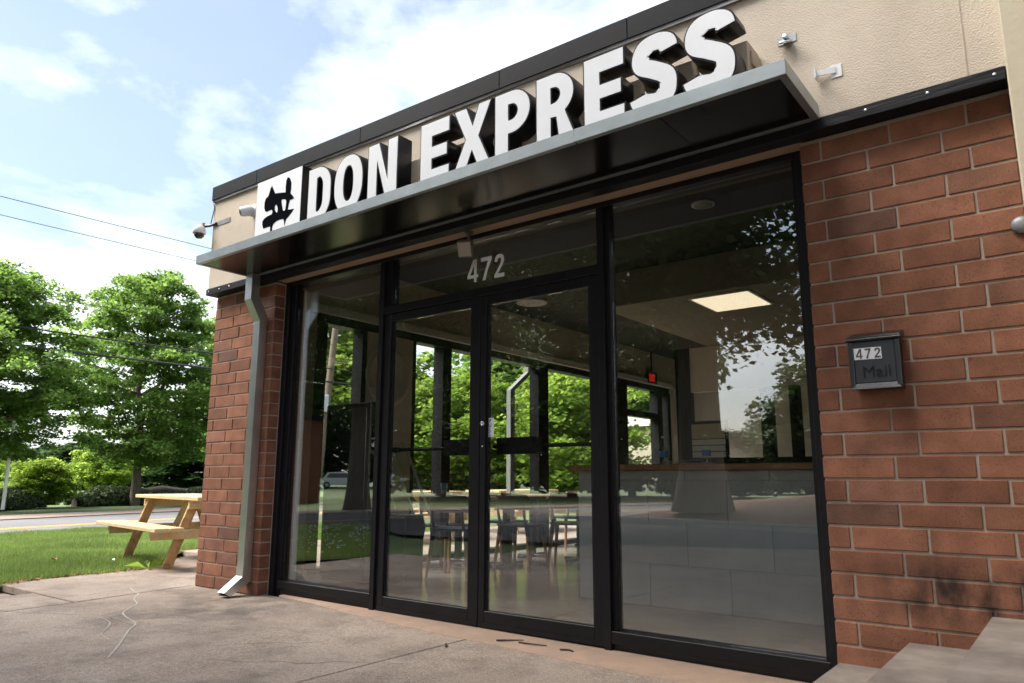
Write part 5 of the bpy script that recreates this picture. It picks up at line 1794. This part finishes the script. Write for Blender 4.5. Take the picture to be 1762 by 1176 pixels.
big = thing('oak_tree', 'big old shade oak on the mulch bed across the parking court', 'tree', (-6.0, -12.2, 0.5), 0.3, None, local=True)
m = MB()
m.tube([(0, 0, -0.3), (0, 0, 0.25), (0.02, 0, 0.8), (0.05, 0.05, 2.5), (0.1, 0.0, 4.6), (0.3, 0.1, 6.5), (0.2, 0.2, 9.5)], [0.72, 0.58, 0.49, 0.45, 0.42, 0.34, 0.16], 16)
for a, l, z0, z1 in ((0.3, 5.5, 4.4, 7.2), (1.5, 6.0, 5.0, 7.4), (2.7, 5.0, 4.6, 7.8), (3.9, 5.5, 5.2, 7.0), (5.1, 6.2, 4.2, 6.4), (5.8, 5.0, 5.6, 8.5)):
    m.tube([(0.1, 0.05, z0), (math.cos(a) * l * 0.35, math.sin(a) * l * 0.35, z0 + (z1 - z0) * 0.55), (math.cos(a + 0.1) * l * 0.7, math.sin(a + 0.1) * l * 0.7, z0 + (z1 - z0) * 0.85), (math.cos(a + 0.15) * l, math.sin(a + 0.15) * l, z1)], [0.22, 0.16, 0.10, 0.03], 8)
m.build('trunk', M['bark'], big)
link('crown', oak[1], big, (0, 0, -0.9))
o3 = copy_tree(big)
o3.location = (-17.0, -11.6, -0.05); o3.rotation_euler = (0, 0, 4.0); o3.scale = (0.72, 0.72, 0.85)
o3['label'] = 'tall oak across the road, mirrored in the left window'
nums = ['first', 'second', 'low third', 'low fourth', 'third', 'fourth', 'fifth', 'sixth', 'seventh', 'eighth', 'ninth', 'tenth', 'eleventh', 'twelfth', 'thirteenth', 'fourteenth']
for i, (az, dd, s, sz) in enumerate(((-25.5, 40, 0.42, 1.0), (-28.5, 46, 0.8, 1.1), (-20.6, 44, 0.55, 0.26), (-18.0, 56, 0.7, 0.36), (-33, 42, 0.95, 1.05), (-38, 46, 1.0, 1.15), (-43, 42, 0.95, 0.85), (-46.5, 92, 1.9, 1.7), (-53, 92, 1.9, 1.7), (-61, 50, 1.0, 1.0), (-68, 54, 1.0, 1.0), (-15.0, 33, 0.52, 0.38), (-11, 36, 0.75, 0.60))):
    tree('woodland_tree', 'dark woodland tree across the parking court, %s counted from the mulch bed corner' % nums[i], wood, (0.957 + dd * math.sin(R(az)), 3.9 - dd * math.cos(R(az)), -0.05), rng.uniform(0, 6.28), (s, s, sz), 'woodland across the parking court')


def car(label, loc, rz, paint, s=1.0):
    t = thing('parked_car', label, 'car', loc, rz, 'cars parked across the road', local=True)
    t.scale = (s, s, s)
    pr = [(-2.2, 0.35), (-2.25, 0.75), (-2.0, 0.95), (-1.75, 1.0), (-1.35, 1.55), (-0.2, 1.62), (0.55, 1.55), (1.05, 1.02), (1.95, 0.90), (2.2, 0.70), (2.22, 0.35)]
    m = MB()
    n = len(pr)
    V = []
    for y, k in ((-0.88, 1.0), (0.88, 1.0)):
        for x, z in pr:
            V.append((x, y * (0.86 if z > 1.2 else 1.0), z))
    F = [tuple(range(n))[::-1], tuple(range(n, 2 * n))] + [(i, (i + 1) % n, n + (i + 1) % n, n + i) for i in range(n)]
    m.add(V, F, fix=True)
    m.build('body', paint, t)
    for sgn in (-1, 1):
        MB().hexa([(-1.45, sgn * 0.872, 1.05), (0.80, sgn * 0.872, 1.05), (0.80, sgn * 0.86, 1.05), (-1.45, sgn * 0.86, 1.05), (-1.18, sgn * 0.800, 1.48), (0.42, sgn * 0.800, 1.48), (0.42, sgn * 0.77, 1.48), (-1.18, sgn * 0.77, 1.48)]).build('side_window', M['car_glass'], t)
        for x in (-1.4, 1.4):
            w = MB().lathe([(0.33, -0.1), (0.34, -0.05), (0.34, 0.05), (0.33, 0.1)], (x, sgn * 0.80, 0.33), (0, 1, 0), 18).build('wheel', M['tyre'], t)
            MB().lathe([(0.19, 0.101), (0.17, 0.112), (0.02, 0.115)], (x, sgn * 0.80, 0.33), (0, sgn, 0), 14).build('rim', M['steel'], w)
    MB().hexa([(0.66, -0.70, 1.46), (1.06, -0.78, 1.04), (1.06, 0.78, 1.04), (0.66, 0.70, 1.46), (0.68, -0.70, 1.47), (1.08, -0.78, 1.05), (1.08, 0.78, 1.05), (0.68, 0.70, 1.47)]).build('windscreen', M['car_glass'], t)
    for y in (-0.62, 0.62):
        MB().lathe([(0.10, 0), (0.08, 0.03)], (2.17, y, 0.70), (1, 0, 0), 10).build('headlight', M['white_plastic'], t)
    return t


car('white car parked across the road, mirrored in the left window', (-57.0, -44.0, -0.06), R(-52), M['car_white'])
car('white car parked farther on, mirrored beside the mullion', (-53.0, -49.0, -0.06), R(-52), M['car_white'])
q = at_dist(104, 40)
car('blue-grey car parked low beyond the far shoulder of the road', (q.x, q.y, -1.25), R(75), M['car_blue'], 0.9)

# small brick building across the road
t = thing('brick_outbuilding', 'small plain brick building across the road, mirrored at the left window edge', 'building', (-25, -10.5, 0))
MB().box(-30, -24.5, -16.0, -8.2, -0.1, 3.3).build('wall', M['far_brick'], t)
MB().box(-30.2, -24.3, -16.2, -8.0, 3.301, 3.5).build('roof', M['coping'], t)
MB().box(-24.53, -24.46, -10.6, -9.8, 1.2, 2.3).build('window', M['car_glass'], t)

# pale building seen through the exit door
t = thing('neighbour_building', 'cream neighbouring building seen through the exit door', 'building', (-9.6, 25, 0))
MB().box(-13.2, -6, 20, 30, -0.1, 2.75).build('wall', M['beige'], t)
MB().box(-13.4, -5.8, 19.8, 30.2, 2.751, 3.2).build('roof_band', M['drywall'], t)

# ------------------------------------------------------------------ small things on the ground
for i, (x, y, pts, r, lb) in enumerate(((-1.83, -0.10, [(0, 0), (0.05, 0.02), (0.085, 0.075), (0.13, 0.085)], 0.006, 'dark forked twig lying at the front edge of the tan threshold'), (-1.70, -0.06, [(0, 0), (0.09, -0.005), (0.17, 0.03)], 0.005, 'thin dark stick lying across the tan threshold before the right door'), (-1.42, -0.06, [(0, 0), (0.05, 0.012), (0.08, 0.01)], 0.006, 'short dark twig bit on the threshold near the right mullion'), (-2.02, -0.32, [(0, 0), (0.02, -0.02), (0.04, -0.045)], 0.007, 'small brown twig bit on the slab left of the threshold twigs'))):
    z = zc(x) + (0.017 if y > -0.2 else 0.006)
    o = MB().tube([(x + a, y + b, z + 0.004 * (k % 2)) for k, (a, b) in enumerate(pts)], [r * (1 - 0.2 * k) for k in range(len(pts))], 6).build('twig', M['twig'], None)
    tag(o, lb, 'twig', 'twigs fallen by the threshold')
m = MB()
nlf = 0
for i in range(150):
    s = rng.random()
    j = rng.choice([0, 0, 0, 1, 1, 2, 2, 3, 4])
    a, b = lawn_poly[j], lawn_poly[j + 1]
    x = a[0] + (b[0] - a[0]) * s + rng.gauss(0.015, 0.05)
    y = a[1] + (b[1] - a[1]) * s + rng.gauss(-0.01, 0.05)
    an = rng.uniform(0, 6.28)
    l = rng.uniform(0.010, 0.030)
    w = l * rng.uniform(0.3, 0.6)
    c, s_ = math.cos(an), math.sin(an)
    z = 0.004 if True else 0
    m.add([(x - c * l, y - s_ * l, z), (x + s_ * w, y - c * w, z + 0.004 + rng.random() * 0.012), (x + c * l, y + s_ * l, z + rng.random() * 0.01), (x - s_ * w, y + c * w, z + 0.003)], [(0, 1, 2, 3)])
o = m.build('leaf_litter', M['dead_leaf'], None)
tag(o, 'dry brown leaf litter along the lawn edge', 'leaf litter', kind='stuff')
for i, (x, y, lb) in enumerate(((-7.9, -0.1, 'pale curled dry leaf lying on the lawn, left one'), (-7.35, 0.25, 'pinkish fallen petal lying on the lawn, right one'), (-8.9, -0.3, 'brown dry leaf deeper in the lawn'))):
    o = MB().add([(x - 0.05, y, 0.05), (x, y - 0.025, 0.075), (x + 0.05, y + 0.01, 0.055), (x, y + 0.03, 0.07)], [(0, 1, 2), (0, 2, 3)]).build('fallen_leaf', M['sticker'] if i == 1 else M['dead_leaf'], None)
    tag(o, lb, 'leaf', 'leaves fallen on the lawn')
wd = thing('dandelion_plant', 'broad-leaved green weed at the lawn corner by the picnic table', 'weed', (-6.78, 0.36, 0))
for k in range(7):
    a = 0.9 * k + 0.3
    d = Vector((math.cos(a), math.sin(a), 0))
    s = Vector((-d.y, d.x, 0))
    b0 = Vector((-6.78, 0.36, -0.01))
    l = 0.16 + 0.05 * (k % 3)
    MB().add([b0, b0 + d * l * 0.5 + s * 0.025 + Vector((0, 0, 0.09)), b0 + d * l + Vector((0, 0, 0.06)), b0 + d * l * 0.5 - s * 0.025 + Vector((0, 0, 0.09))], [(0, 1, 2), (0, 2, 3)]).build('leaf', M['leaf_light'], wd)
for o in list(bpy.data.objects):
    if '_o' in o:
        del o['_o']
